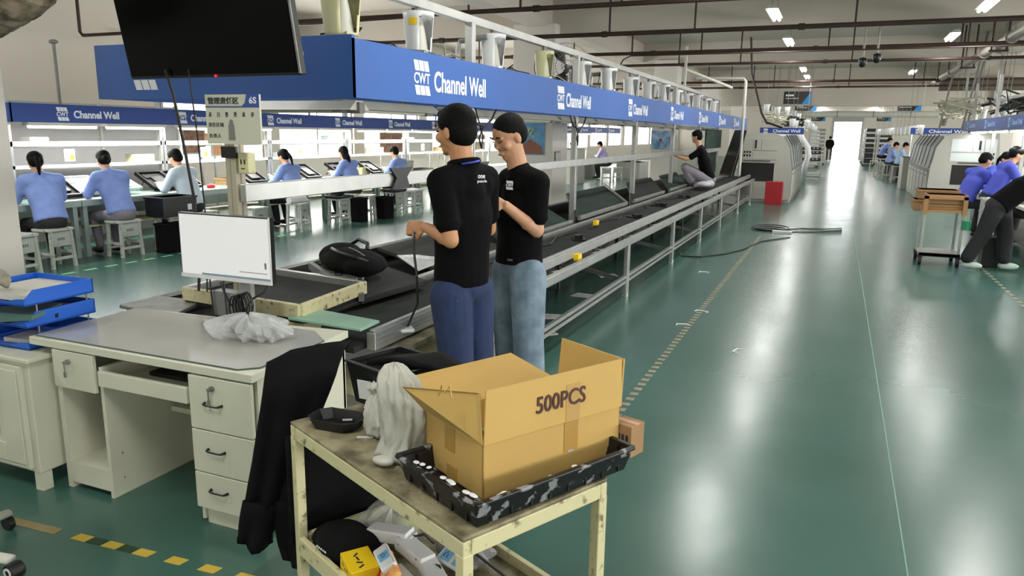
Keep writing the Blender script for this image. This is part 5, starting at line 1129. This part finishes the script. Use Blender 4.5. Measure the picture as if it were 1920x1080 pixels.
# black work trays tilted on the left benches
def wtray(x, y, lab, m=M_black, tilt=.5, rz=0, d=(.46, .44)):
    t = thing('work_tray', lab, 'work tray', (x+.06, y, .87), rz); t.rotation_euler = (0, -tilt if False else tilt, rz)
    MB().bb(-d[0]/2, d[0]/2, -d[1]/2, d[1]/2, 0, .015).build('base', M_belt if m is M_black else m, t); MB().box((.02, .03, .03), (.22, .2, .03)).box((-.12, -.08, .025), (.1, .14, .02)).build('contents', M_black if m is M_black else M_porc, t); MB().bb(-d[0]/2, d[0]/2, -d[1]/2, -d[1]/2+.02, 0, .05).bb(-d[0]/2, d[0]/2, d[1]/2-.02, d[1]/2, 0, .05).bb(-d[0]/2, -d[0]/2+.02, -d[1]/2, d[1]/2, 0, .05).bb(d[0]/2-.02, d[0]/2, -d[1]/2, d[1]/2, 0, .05).build('rim', m, t)
    MB().bb(-.19, -.16, -.1, -.07, -.20, 0).bb(-.19, -.16, .07, .1, -.20, 0).build('prop_leg', M_machd, t)
    return t
for x, y, lab in ((-9.3, 5.6, 'black tilted tray at the left edge before the first woman'), (-9.25, 6.55, 'black tilted tray between the two women in blue'), (-9.25, 8.15, 'black tilted tray before the worker in pale blue'), (-9.25, 8.6, 'second black tray before the worker in pale blue'), (-9.2, 10.0, 'dark tilted tray just right of the sign post'), (-9.25, 11.55, 'dark tilted tray before the long haired woman'), (-9.25, 12.6, 'black tray between the long haired woman and the next worker'), (-9.25, 13.7, 'beige-edged tray before the short-haired worker')): wtray(x, y, lab)
wtray(-9.2, 7.45, 'clear tray of white parts right of the woman with a bun', mat('clear_tray', (206, 212, 214), .3, rgb2=(150, 155, 160), nscale=30), .4, 0, (.42, .44))
wtray(-9.3, 7.0, 'white parts tray behind the woman with a bun', mat('white_parts', (226, 226, 224), .4, rgb2=(180, 184, 186), nscale=40), .4)
prop(MB().ell((-9.3, 5.85, .81), (.12, .11, .07), n=14).build('green_bowl', M_green, smooth=True), 'green bowl at the back of the nearest left bench', 'bowl')
prop(MB().ell((-8.95, 8.95, .77), (.05, .08, .04), n=12).build('red_tape_roll', mat('bright_red', (216, 30, 40), .5), smooth=True), 'bright red roll on the bench left of the sign post', 'roll')
for y0, y1, lab in ((5.3, 6.3, 'green mat on the nearest left bench'), (7.1, 8.0, 'green mat on the bench right of the woman with a bun'), (8.7, 9.9, 'green mat on the bench beside the sign post'), (12.3, 13.4, 'green mat on the bench near the long haired woman')):
    prop(MB().bb(-9.4, -8.82, y0, y1, .74, .745).build('bench_mat', M_mint), lab, 'mat')
for i, (y, w_, h_, m, lab) in enumerate(((12.9, .35, .22, M_card2, 'brown carton on the bench behind the long haired woman'), (13.5, .3, .16, mat('beige_box', (196, 184, 150), .6), 'beige box on the bench before the short-haired worker'), (9.6, .25, .12, M_card2, 'small carton stack on the bench right of the sign post'), (15.2, .5, .25, M_alud, 'grey machine fitting on the bench behind the first man'))):
    crate((-9.27, y, .74), (.25, w_, h_), m, lab, 'box', 'bench_box')
crate((-9.2, 15.9, .74), (.36, .6, .05), M_black, 'black tray of small parts behind the second man face', 'tray', 'bench_tray')
prop(MB().bb(-9.32, -9.14, 18.2, 18.8, 1.17, 1.34).build('green_file', M_green), 'green file case on the rack shelf above the long haired woman', 'file')
t = thing('gooseneck_tools', 'row of thin tools standing on the bench by the bright window', 'tool', (-9.35, 16.4, .74))
b = MB()
for k in range(9): b.tube([(.02*k, .12*k, 0), (.02*k, .12*k, .3+.03*(k % 3)), (.08, .12*k+.04, .38+.03*(k % 3))], .008, 5)
b.build('tool_shafts', M_machd, t)
# far left area between the posts
crate((-8.45, 24.3, 0), (1.0, 1.2, 1.15), M_mach, 'large beige cabinet on casters seen between the first posts', 'cabinet', 'floor_cabinet')
crate((-7.3, 29.0, 0), (.9, 1.5, .62), M_mach, 'low grey box cabinet seen between the second posts', 'cabinet', 'floor_cabinet')
crate((-8.9, 27.5, 0), (.7, 1.4, .72), M_machd, 'grey low bench cabinet behind the person in black', 'cabinet', 'floor_cabinet')
for i, (x, y, lab) in enumerate(((-7.6, 26.4, 'thin stool frame between the posts, left one'), (-7.4, 27.2, 'thin stool frame between the posts, right one'))): dup(st, (x, y, 0), .4, lab)
t = thing('pale_pallet', 'white low platform along the floor behind the main conveyor', 'platform', (-5.4, 14.5, 0)); pb(MB().bb(-5.2, -4.4, 9.6, 15.0, .02, .30), 'platform_body', M_white, t) if False else bpy.data.objects.remove(t)

# ================================================================ grey machines
def machine(x0, x1, y0, y1, h, flip, lab, win=False):
    t = thing('reflow_machine', lab, 'machine', ((x0+x1)/2, y0, 0)); W = x1-x0; L = y1-y0; s = -1 if flip else 1
    prof = [(-W/2, 0.0), (W/2, 0.0), (W/2, h*.50), (W/2-.03, h*.55), (W/2-.10, h*.80), (W/2-.26, h*.95), (W/2-.45, h), (-W/2+.1, h), (-W/2, h*.6)]
    P = [(s*x, 0, z) for x, z in prof]
    MB().prism([(s*x*.99, .05, z*.99) for x, z in prof], (0, L-.05, 0)).build('body', M_mach, t, bevel=.01)
    # front face with an opening
    ox0, ox1, oz0, oz1 = -W*.44, W*.18, h*.30, h*.57
    MB().prism([(s*x, 0, z) for x, z in [(-W/2, oz1), (W/2-.035, oz1), (W/2-.10, h*.80), (W/2-.26, h*.95), (W/2-.45, h), (-W/2+.1, h)]], (0, .06, 0)).prism([(s*x, 0, z) for x, z in [(-W/2, .08), (W/2, .08), (W/2, oz0), (-W/2, oz0)]], (0, .06, 0)).prism([(s*x, 0, z) for x, z in [(ox1, oz0), (W/2, oz0), (W/2-.02, oz1), (ox1, oz1)]], (0, .06, 0)).prism([(s*x, 0, z) for x, z in [(-W/2, oz0), (ox0, oz0), (ox0, oz1), (-W/2, oz1)]], (0, .06, 0)).build('front_panel', M_mach, t)
    MB().bb(s*ox0, s*ox1, .04, .06, oz0, oz1).build('opening', M_black, t)
    b = MB()
    for (a0, a1, z0, z1) in ((-.42, -.26, .62, .92), (-.24, -.10, .75, .92), (-.08, .22, .75, .92), (-.24, .22, .62, .73)):
        b.bb(s*a0*W, s*a1*W, -.012, 0, h*z0, h*z1)
    b.build('service_door', M_mach if not win else mat('pale_window', (198, 206, 204), .15), t, bevel=.003)
    if win: MB().bb(s*-.43*W, s*.24*W, -.005, 0.0, h*.61, h*.93).build('window_back', M_machd if False else M_mach, t)
    MB().bb(s*-.20*W, s*-.17*W, -.03, -.01, h*.78, h*.90).build('latch', M_black, t)
    b = MB()
    for r in range(2):
        for k in range(3): b.bb(s*(-.40+.05*k)*W, s*(-.37+.05*k)*W, -.02, -.012, h*(.66+.05*r), h*(.69+.05*r))
    b.build('control_buttons', M_black, t); MB().bb(s*-.4*W, s*.1*W, -.02, 0, h*.595, h*.605).build('front_slot', M_black, t)
    MB().bb(s*-.40*W, s*-.25*W, -.01, 0, h*.1, h*.24).build('vent', M_machd, t)
    # curved glass hood segments along the side
    k = 0; yy = .25
    while yy < L-.9:
        MB().prism([(s*(W/2+.012), yy, h*.52), (s*(W/2-.01), yy, h*.58), (s*(W/2-.08), yy, h*.81), (s*(W/2-.24), yy, h*.965), (s*(W/2-.27), yy, h*.94), (s*(W/2-.12), yy, h*.79), (s*(W/2-.05), yy, h*.56)], (0, .8, 0)).build('hood_window', mat('hood_glass', (120, 128, 126), .45, spec=.4), t)
        MB().prism([(s*(W/2+.022), yy+.82, h*.51), (s*(W/2), yy+.82, h*.58), (s*(W/2-.07), yy+.82, h*.82), (s*(W/2-.24), yy+.82, h*.985), (s*(W/2-.27), yy+.82, h*.95), (s*(W/2-.12), yy+.82, h*.79)], (0, .06, 0)).build('hood_rib', M_black, t)
        MB().bb(s*W/2, s*(W/2+.012), yy, yy+.8, .15, h*.46).build('side_door', M_white, t); MB().bb(s*(W/2+.012), s*(W/2+.02), yy+.3, yy+.5, h*.40, h*.42).build('side_handle', M_black, t)
        yy += .95
    MB().bb(s*(W/2-.02), s*(W/2+.03), .1, L-.2, h*.475, h*.50).build('side_ledge', M_machd, t)
    return t
machine(-2.33, -1.02, 20.2, 26.2, 1.74, False, 'grey reflow oven with black tunnel mouth at the end of the main conveyor')
machine(2.15, 3.65, 21.5, 27.5, 1.80, True, 'grey machine with glass front panels on the right of the aisle', True)
prop(MB().bb(-1.56, -1.16, 19.55, 19.9, 0, .56).build('red_box', M_red, bevel=.006), 'red metal box on the floor before the left machine', 'box')
for i, (y0, x0, x1, lab, m) in enumerate(((28.5, 2.0, 2.9, 'grey cabinet behind the right machine', M_mach),)): crate(((x0+x1)/2, y0, 0), (x1-x0, 1.4, 1.05), m, lab, 'cabinet', 'floor_cabinet')
# cross banners
def cross_banner(x0, x1, y, z0, z1, lab):
    t = thing('cross_banner', lab, 'banner', (x0, y, z0)); w_ = x1-x0; h_ = z1-z0
    MB().bb(0, w_, -.02, .02, 0, h_).build('panel', M_blued, t); b = MB(); put_logo(b, (w_*.08, -.022, h_*.12), (1, 0, 0), (0, 0, 1), h_*.72, .95); b.build('emblem', M_letter, t)
    b = MB(); put_text(b, 'Channel Well', (w_*.30, -.022, h_*.25), (1, 0, 0), (0, 0, 1), w_*.62, h_*.5, .015); b.build('lettering', M_letter, t)
    MB().cyl((.05, 0, 0), (.05, 0, -z0), .02, n=6).cyl((w_-.05, 0, 0), (w_-.05, 0, -z0), .02, n=6).build('post', M_alu, t)
cross_banner(-2.5, -1.1, 27.3, 1.74, 1.95, 'blue cross banner behind the left machine')
cross_banner(2.3, 4.2, 30.3, 1.80, 2.02, 'blue cross banner behind the right machine')
# right overhead banner
t = thing('overhead_banner', 'blue overhead banner with faint emblems at the right edge', 'banner', (2.9, 8, 1.86))
pb(MB().bb(2.9, 2.93, 8, 22.5, 1.86, 2.1).bb(2.9, 4.2, 22.48, 22.5, 1.86, 2.1), 'panel', M_blued, t)
for i in range(6):
    yy = 21.9-2.5*i
    b = MB(); put_logo(b, (2.898, yy, 1.885), (0, -1, 0), (0, 0, 1), .18, .95); pb(b, 'emblem', mat('emblem_blue', (150, 180, 226), .5), t)
    b = MB(); put_text(b, 'Channel Well', (2.898, yy-.3, 1.92), (0, -1, 0), (0, 0, 1), .9, .10, .012); pb(b, 'lettering', mat('emblem_blue', (150, 180, 226), .5), t)
for i, y in enumerate((9.5, 11.8, 14.1, 16.4, 18.7, 21)):
    t = thing('bench_lamp', ['first lit lamp under the right banner, nearest the viewer', 'second lit lamp under the right banner', 'third lit lamp under the right banner', 'fourth lit lamp under the right banner', 'fifth lit lamp under the right banner', 'lit lamp at the far end of the right banner'][i], 'lamp', (3.05, y, 1.83)); MB().bb(-.05, .05, -1, 1, 0, .03).build('housing', M_white, t); MB().cyl((0, -.95, -.015), (0, .95, -.015), .022, n=8).build('lit_tube', M_tube2, t)
    area('bench_tube_light', (3.05, y, 1.78), (0, 0, 0), .08, 1.8, 16)
for i, y in enumerate((10, 13, 16, 19, 22)):
    prop(MB().bb(3.0, 3.06, y-.03, y+.03, 0, 3.0).build('banner_post', M_alu), 'aluminium post of the right bench row, %s from the viewer' % ['first', 'second', 'third', 'fourth', 'fifth'][i], 'post')
# right bench, front group
t = thing('workbench', 'right workbench under the blue smock group', 'workbench', (2.3, 12.2, 0)); MB().bb(.12, 1.2, -.6, 4.5, .70, .74).build('worktop', M_white, t)
for y in (-.5, 2, 4.4):
    for x in (.18, 1.14): MB().bb(x-.03, x+.03, y-.03, y+.03, 0, .7).build('leg', M_alu, t)
MB().bb(.2, 1.1, -.5, 4.3, .2, .22).build('undershelf', M_machd, t)
crate((2.75, 13.4, .74), (.5, .8, .22), M_plastic, 'clear bag wrapped parts on the right bench', 'bag', 'wrapped_parts')
crate((2.18, 12.9, .0), (.3, .34, .62), M_black, 'black bin standing beside the loaded cart at the right', 'bin', 'black_bin')
crate((2.02, 12.3, .0), (.16, .35, .85), M_plastic, 'stack of clear trays beside the leaning worker', 'trays', 'tray_stack')
crate((1.98, 11.55, .0), (.2, .3, .4), M_black, 'black bin on the floor behind the leaning worker legs', 'bin', 'black_bin')
t = thing('small_bench', 'white table with brown cartons at the right edge', 'table', (2.42, 10.9, 0)); MB().bb(0, .8, -.3, .3, .5, .53).build('tabletop', M_white, t)
for x, y in ((.04, -.26), (.04, .26), (.76, -.26), (.76, .26)): MB().bb(x-.03, x+.03, y-.03, y+.03, 0, .5).build('leg', M_white, t)
for k, lab in enumerate(('lower flat brown carton on the white table at the right edge', 'upper flat brown carton on the white table at the right edge')): crate((2.76, 10.9, .53+.105*k), (.6, .5, .10), M_card2, lab, 'carton', 'flat_carton')
# loaded cart
t = thing('trolley', 'metal trolley loaded with long brown cartons, beside the leaning worker', 'trolley', (1.36, 11.5, 0))
for x in (-.22, .22):
    for y in (-.28, .28): MB().bb(x-.015, x+.015, y-.015, y+.015, .12, .74).build('leg', M_alu, t); c = MB().cyl((x-.018, y, .055), (x+.018, y, .055), .055, n=18).build('wheel', M_rubber, t); MB().bb(x-.03, x+.03, y-.03, y+.03, .10, .13).build('caster_fork', M_black, t)
MB().bb(-.24, .24, -.30, .30, .13, .16).build('lower_deck', M_alud, t); MB().bb(-.24, .24, -.30, -.28, .12, .17).build('deck_edge', M_black, t)
MB().bb(-.24, .24, -.30, .30, .71, .74).build('upper_deck', mat('wood_brown', (164, 122, 80), .6), t); MB().bb(-.25, -.2, -.32, -.28, .68, .92).bb(.2, .25, -.32, -.28, .68, .92).bb(-.25, .25, -.32, -.28, .88, .92).build('wood_frame', mat('wood_brown', (164, 122, 80), .6), t)
for k, (dx, dy, z, d, lab) in enumerate(((0, -.06, .74, (.42, .40, .07), 'lowest flat carton inside the trolley frame'), (0, -.06, .812, (.42, .40, .07), 'second flat carton inside the trolley frame'), (.02, -.05, .884, (.46, .36, .05), 'top flat carton inside the trolley frame'),
                                         (-.16, .55, .66, (.3, .4, .16), 'brown carton at the back left of the trolley'), (-.02, .55, .83, (.50, .42, .13), 'long brown carton lying across the trolley back'))): crate((1.36+dx, 11.5+dy, z), d, M_card2, lab, 'carton', 'long_carton')
prop(MB().cyl((1.62, 11.15, .50), (1.62, 11.15, .62), .05, n=16).build('green_cup', M_green), 'green cup hanging on the trolley corner', 'cup')
# far right group: stools, bench, racks
ws = thing('tall_stool', 'white tall stool under the nearer far worker, right of the aisle', 'stool', (2.12, 32.0, 0), 0, 'white tall stools right of the aisle')
MB().bb(-.17, .17, -.17, .17, .60, .63).build('seat', M_white, ws)
for sx in (-1, 1):
    for sy in (-1, 1): MB().bar((sx*.14, sy*.14, .6), (sx*.17, sy*.17, 0), .035).build('leg', M_white, ws)
MB().bb(-.16, .16, -.17, -.15, .2, .23).bb(-.16, .16, .15, .17, .2, .23).build('rung', M_white, ws)
for x, y, lab in ((1.9, 33.6, 'white tall stool under the second far worker'), (1.75, 37.5, 'white tall stool under the distant worker in blue'), (1.6, 39, 'empty white tall stool near the far racks')): dup(ws, (x, y, 0), 0, lab)
t = thing('workbench', 'dark far bench before the light blue workers', 'workbench', (2.5, 31.5, 0)); MB().bb(0, 1.0, -1.5, 4, .78, .82).build('worktop', M_white, t); MB().bb(.05, .9, -1.45, 3.9, .1, .78).build('base', mat('dark_green_panel', (44, 66, 66), .5), t)
t = thing('workbench', 'far bench carrying black part trays near the racks', 'workbench', (2.0, 38, 0)); MB().bb(0, .9, -1.5, 5, .78, .82).bb(0, .9, -1.5, 5, 1.1, 1.13).build('worktop', M_white, t); MB().bb(.1, .8, -1.3, 4.8, .82, .95).bb(.1, .8, -1.3, 4.8, 1.13, 1.2).build('part_tray', M_black, t)
for x in (.05, .85):
    for y in (-1.4, 4.9): MB().bb(x-.03, x+.03, y-.03, y+.03, 0, 1.3).build('leg', M_alu, t)
t = thing('display_screen', 'small dark screen on the far right bench wall', 'screen', (3.2, 30.0, 1.42)); MB().bb(-.32, .32, -.03, .03, -.16, .16).build('housing', M_black, t); MB().bb(-.3, .3, -.032, -.03, -.14, .14).build('glass', M_gloss, t)
MB().cyl((0, 0.02, -.16), (0, .02, -.7), .02, n=6).build('stalk', M_alu, t)
prop(MB().bb(2.0, 3.4, 33.9, 33.95, .0, 1.75).build('white_board', M_white), 'white board standing behind the light blue workers', 'board')
def rack2(x, y, w_, d, h, n, lab, m=M_black):
    t = thing('tray_rack', lab, 'rack', (x, y, 0))
    for sx in (0, 1):
        for sy in (0, 1): MB().bb(sx*w_-.02, sx*w_+.02, sy*d-.02, sy*d+.02, .1, h).build('post', M_alu, t); MB().cyl((sx*w_, sy*d-.02, .05), (sx*w_, sy*d+.02, .05), .05, n=10).build('wheel', M_rubber, t)
    for k in range(n):
        z = .15+(h-.25)*k/(n-1); MB().bb(0, w_, 0, d, z, z+.02).build('shelf', M_alu, t); MB().bb(.04, w_-.04, .03, d-.03, z+.02, z+.02+(h/n)*.6).build('tray_stack', m, t)
    return t
rack2(1.45, 50, .55, .8, 2.1, 7, 'black tray rack on wheels right of the doorway, nearer one'); rack2(1.5, 53, .7, .9, 2.1, 7, 'dark tray rack right of the doorway, middle one'); rack2(1.5, 56, .8, .9, 2.1, 7, 'dark tray rack right of the doorway, farthest one'); rack2(2.3, 52, .7, .9, 2.1, 7, 'wide dark tray rack beside the distant worker')
rack2(-1.5, 45, .5, .8, 2.0, 10, 'slim tray rack left of the aisle beyond the parts table', M_porc); rack2(-1.25, 50, .5, .8, 2.1, 9, 'farther slim tray rack left of the doorway', M_machd)
t = thing('parts_table', 'three-tier table with black trays behind the left machine', 'table', (-1.55, 34.6, 0))
for sx in (0, .95):
    for sy in (0, .7): MB().bb(sx-.025, sx+.025, sy-.025, sy+.025, 0, .95).build('leg', M_white, t)
MB().bb(-.03, .98, -.03, .73, .62, .66).bb(-.03, .98, -.03, .73, .12, .15).bb(-.03, .98, -.03, .73, .92, .95).build('shelf', M_white, t)
for z in (.66, .95, 1.12): 
    for x in (.02, .50): MB().bb(x, x+.42, .02, .6, z, z+.12).build('tray', M_black, t)
b = MB()
for z in (.72, 1.01, 1.18):
    for x in (.1, .25, .58, .73): b.bb(x, x+.08, .008, .018, z, z+.035)
b.build('white_parts', M_porc, t)
crate((-2.1, 36.5, 0), (1.1, 1.2, 1.5), M_mach, 'grey cabinet behind the parts table', 'cabinet', 'floor_cabinet')
for k, lab in enumerate(('white curved hose nearest the left machine', 'second white curved hose behind the left machine', 'third white curved hose behind the left machine')):
    prop(MB().tube([(-1.05, 27.6+1.2*k, .04), (-1.0, 27.6+1.2*k, .75), (-.92, 27.6+1.2*k, 1.0), (-.98, 27.6+1.2*k, 1.3), (-1.2, 27.6+1.2*k, 1.6), (-1.35, 27.6+1.2*k, 1.9)], .06, 10).build('white_hose', M_porc, smooth=True), lab, 'hose')
# rows of suction funnels above far lines
def small_funnel(lab, loc, grp):
    t = thing('suction_funnel', lab, 'funnel', loc, 0, grp)
    MB().lathe([(.05, 0), (.08, .02), (.09, .2), (.11, .3)], n=12).build('shell', M_porc, t, smooth=True, solid=.006); MB().lathe([(0, -.04), (.05, -.03), (.06, 0)], n=10).build('bowl', M_ivory, t, smooth=True); MB().cyl((0, 0, .28), (0, 0, 4.4-loc[2]), .008, n=5).build('hanger', M_machd, t); return t
f0 = small_funnel('one of the small white funnels in the row above the far left line', (-1.55, 28.5, 1.98), 'small funnels above the far left line')
for i in range(1, 14): dup(f0, (-1.55-.02*i+(.45 if i % 2 else 0), 28.5+1.6*i, 1.98))
f1 = small_funnel('one of the small funnels in the row above the far right line', (2.5, 29.0, 1.80), 'small funnels above the far right line')
for i in range(1, 14): dup(f1, (2.45-.03*i, 29.0+1.7*i, 1.80+.004*i))
f2 = small_funnel('one of the ivory funnels clustered over the right machine line', (3.3, 17, 2.3), 'ivory funnels above the right banner')
f2.children[0].data = f2.children[0].data.copy(); f2.children[0].data.materials[0] = M_ivory
for i in range(1, 12): dup(f2, (3.35+.3*(i % 3), 17+1.25*i, 2.25+.05*(i % 4)))
f3 = small_funnel('one of the pale funnels over the line behind the left banner end', (-2.4, 28, 2.45), 'pale funnels behind the left banner end')
for i in range(1, 10): dup(f3, (-2.4+.25*(i % 3), 28+1.5*i, 2.35+.06*(i % 3)))
# pipes and ribbed ducts over the far lines
for x, y, lab in ((-2.35, 29, 'silver ribbed duct rising behind the left banner end'), (3.1, 26, 'silver ribbed duct rising behind the right banner'), (3.9, 25.5, 'second ribbed duct above the right machine'), (-1.75, 29.5, 'white duct rising right of the silver ribbed one')):
    x, y = x*1.3, 37; b = MB(); P_ = [(x+(.02 if x > 0 else 0)*k*.3, y, 2.2+.06*k) for k in range(37)]; b.tube(P_, [.12+.02*(k % 2) for k in range(37)], 14); prop(b.build('ribbed_duct', M_alud if 'silver' in lab else M_white), lab, 'duct')
t = thing('support_frame', 'pale pipe frame standing up behind the main banner end', 'frame', (-2.6, 19, 0)); pb(MB().tube([(-2.2, 19.5, .7), (-2.2, 19.5, 2.95), (-2.25, 19.5, 3.02), (-3.4, 19.5, 3.05)], .035, 8).tube([(-3.3, 17.5, 2.3), (-3.3, 17.5, 3.6)], .03, 8).tube([(-3.3, 17.5, 3.1), (-2.5, 19.3, 2.8)], .035, 8), 'pipe', M_white, t)
prop(MB().tube([(-2.55, 23, 4.42), (-2.45, 23, 3.4), (-2.1, 23, 2.3), (-1.95, 23, 2.05), (-1.5, 23, 1.9)], .03, 8).build('dark_hose', M_pipe), 'dark slanting hose behind the left banner end', 'hose')
t = thing('top_beam', 'grey top beam on posts above the right bench row', 'beam', (3.3, 16, 2.6)); pb(MB().bb(3.27, 3.33, 8, 30, 2.5, 2.56), 'beam_body', M_alu, t)
for y in (12, 16.5, 21, 26): pb(MB().bb(3.27, 3.33, y-.03, y+.03, 2.56, 4.3), 'drop', M_alu, t)
# floor cables
prop(MB().tube([(-1.97, 10.9, .55), (-1.95, 10.8, .2), (-1.95, 10.7, .02), (-1.85, 10.35, .012), (-1.6, 10.4, .012), (-1.35, 10.8, .012), (-1.15, 11.4, .012), (-1.0, 12.4, .012), (-.6, 13.2, .012)], .011, 6).build('floor_cable', M_wire), 'black cable running from the conveyor leg across the floor', 'cable')
t = thing('extension_cord', 'black extension cord coiled on the aisle floor near the red box', 'cord', (-.9, 14.1, 0))
b = MB()
for k in range(3): b.tube([(-.1+(.22+.05*k)*math.cos(a), (.25+.1*k)*math.sin(a)+.1*k, .012+.01*k) for a in [2*PI*q/18 for q in range(18)]], .010, 5, closed=True)
b.tube([(.1, 0, .012), (.4, .5, .012), (.8, .6, .012), (1.1, .9, .012), (1.1, .5, .012), (.7, .1, .012), (.2, -.2, .012)], .010, 5); b.build('cord_loop', M_wire, t)
MB().bb(-.02, .3, -.35, -.25, 0, .04).build('socket_block', M_porc, t)
for x, y, r, lab in ((-2.25, 6.3, .4, 'white scrap of paper under the conveyor, nearest leg'), (-2.3, 7.3, .1, 'white plastic scrap beside the second conveyor leg'), (-2.4, 8.5, .8, 'white scrap under the conveyor past the second leg'), (-2.15, 5.7, 1.0, 'pale blue-white sheet on the floor under the conveyor')):
    o = MB().prism([(-.12, -.08, 0), (.1, -.1, 0), (.14, .06, 0), (-.08, .1, 0)], (0, 0, .004)).build('paper_scrap', M_porc); o.location = (x, y, .001); o.rotation_euler = (0, 0, r); prop(o, lab, 'paper scrap')
for x, y, z, lab in ((-1.95, 6.0, .60, 'yellow tag on the conveyor side rail, nearer one'), (-2.4, 8.0, .66, 'yellow-green tag on the belt, farther one')): prop(MB().bb(x-.02, x+.02, y-.05, y+.05, z, z+.05).build('yellow_tag', M_yel), lab, 'tag')
for i, y in enumerate((5.6, 6.7, 8.0, 9.3, 10.8)):
    prop(MB().tube([(-2.5, y, .58), (-2.45, y+.1, .42), (-2.4, y+.25, .36), (-2.35, y+.4, .42), (-2.3, y+.5, .56)], .012, 6).tube([(-2.55, y+.3, .56), (-2.52, y+.35, .3), (-2.5, y+.3, .1)], .01, 6).build('under_cable', M_wire), 'black cable sagging under the conveyor, %s from the near end' % ['first', 'second', 'third', 'fourth', 'fifth'][i], 'cable')
# clutter on the main line
for i, (y, lab) in enumerate(((5.6, 'small dark board lying on the belt nearest the men'), (7.0, 'small dark board lying on the belt under the first post'), (9.2, 'dark connector block on the belt between the posts'), (10.9, 'dark connector block on the belt past the second post'), (12.6, 'dark bracket on the belt before the sitting man'))):
    o = MB().bb(-.06, .06, -.14, .14, 0, .012).bb(-.05, .0, -.1, -.02, .012, .05).bb(.0, .04, .02, .1, .012, .04).cyl((.02, -.08, .012), (.02, -.08, .05), .012, n=8).build('circuit_board', M_black); o.location = (-2.3+.03*(i % 3), y, .631); o.rotation_euler = (0, 0, .4*i); prop(o, lab, 'circuit board')
for i in range(4):
    y0 = 5.2+2.6*i
    prop(MB().tube([(-2.45+.06*math.sin(k*1.3+i), y0+.22*k, .645+.012*math.sin(k*2)) for k in range(11)], .008, 5).build('belt_cable', M_wire), 'black cable lying along the belt, %s from the near end' % ['first', 'second', 'third', 'fourth'][i], 'cable')
# wiring tangles over the far lines
for i, (x, y, z, m, lab) in enumerate(((2.9, 24, 2.55, M_wirew, 'pale wire tangle over the right machine line, nearer one'), (3.3, 27, 2.5, M_wirew, 'pale wire tangle over the right machine line, farther one'), (3.6, 20, 2.45, M_wire, 'dark wire tangle above the right banner'), (-2.3, 31, 2.35, M_wirew, 'pale wire tangle behind the left banner end'), (-1.9, 35, 2.3, M_wire, 'dark wire tangle over the far left line'))):
    b = MB(); rnd = random.Random(i+20)
    for q in range(7):
        p = [(x+rnd.uniform(-.5, .5), y-1.5+.35*k, z+rnd.uniform(-.22, .22)) for k in range(10)]; b.tube(p, rnd.choice((.012, .02, .03)), 5)
    prop(b.build('wire_tangle', m), lab, 'wire')
for i, (x, y) in enumerate(((3.0, 23.5), (3.35, 25.5), (2.8, 26.8))):
    prop(MB().bar((x, y, 1.9), (x+.3, y, 4.4), .05).build('slanting_bar', M_machd), 'dark slanting hanger bar over the right machine, %s one' % ['nearest', 'middle', 'farthest'][i], 'bar')
# boxes on the shelf boards of the left row
for i in range(14):
    y = 6.5+1.55*i; z = 1.115 if i % 2 else 1.395
    m = [M_white, M_ivory, M_card2, M_porc, M_bench][i % 5]; w_ = .25+.1*(i % 3)
    if i*1.55+6.5 > 20: break
    prop(MB().bb(-9.68, -9.48, y, y+w_, z, z+.12+.03*(i % 3)).build('shelf_box', m, bevel=.004), '%s box on the %s rack shelf, %s' % (['white', 'ivory', 'brown', 'pale', 'grey-green'][i % 5], 'lower' if i % 2 else 'upper', ['at the left edge', 'above the ponytailed woman', 'between the first two women', 'above the woman with a bun', 'right of the woman with a bun', 'above the pale blue shirt', 'left of the duty sign', 'behind the duty sign', 'right of the duty sign'][i] if i < 9 else 'behind the men'), 'box', 'boxes on the lamp rack shelves')
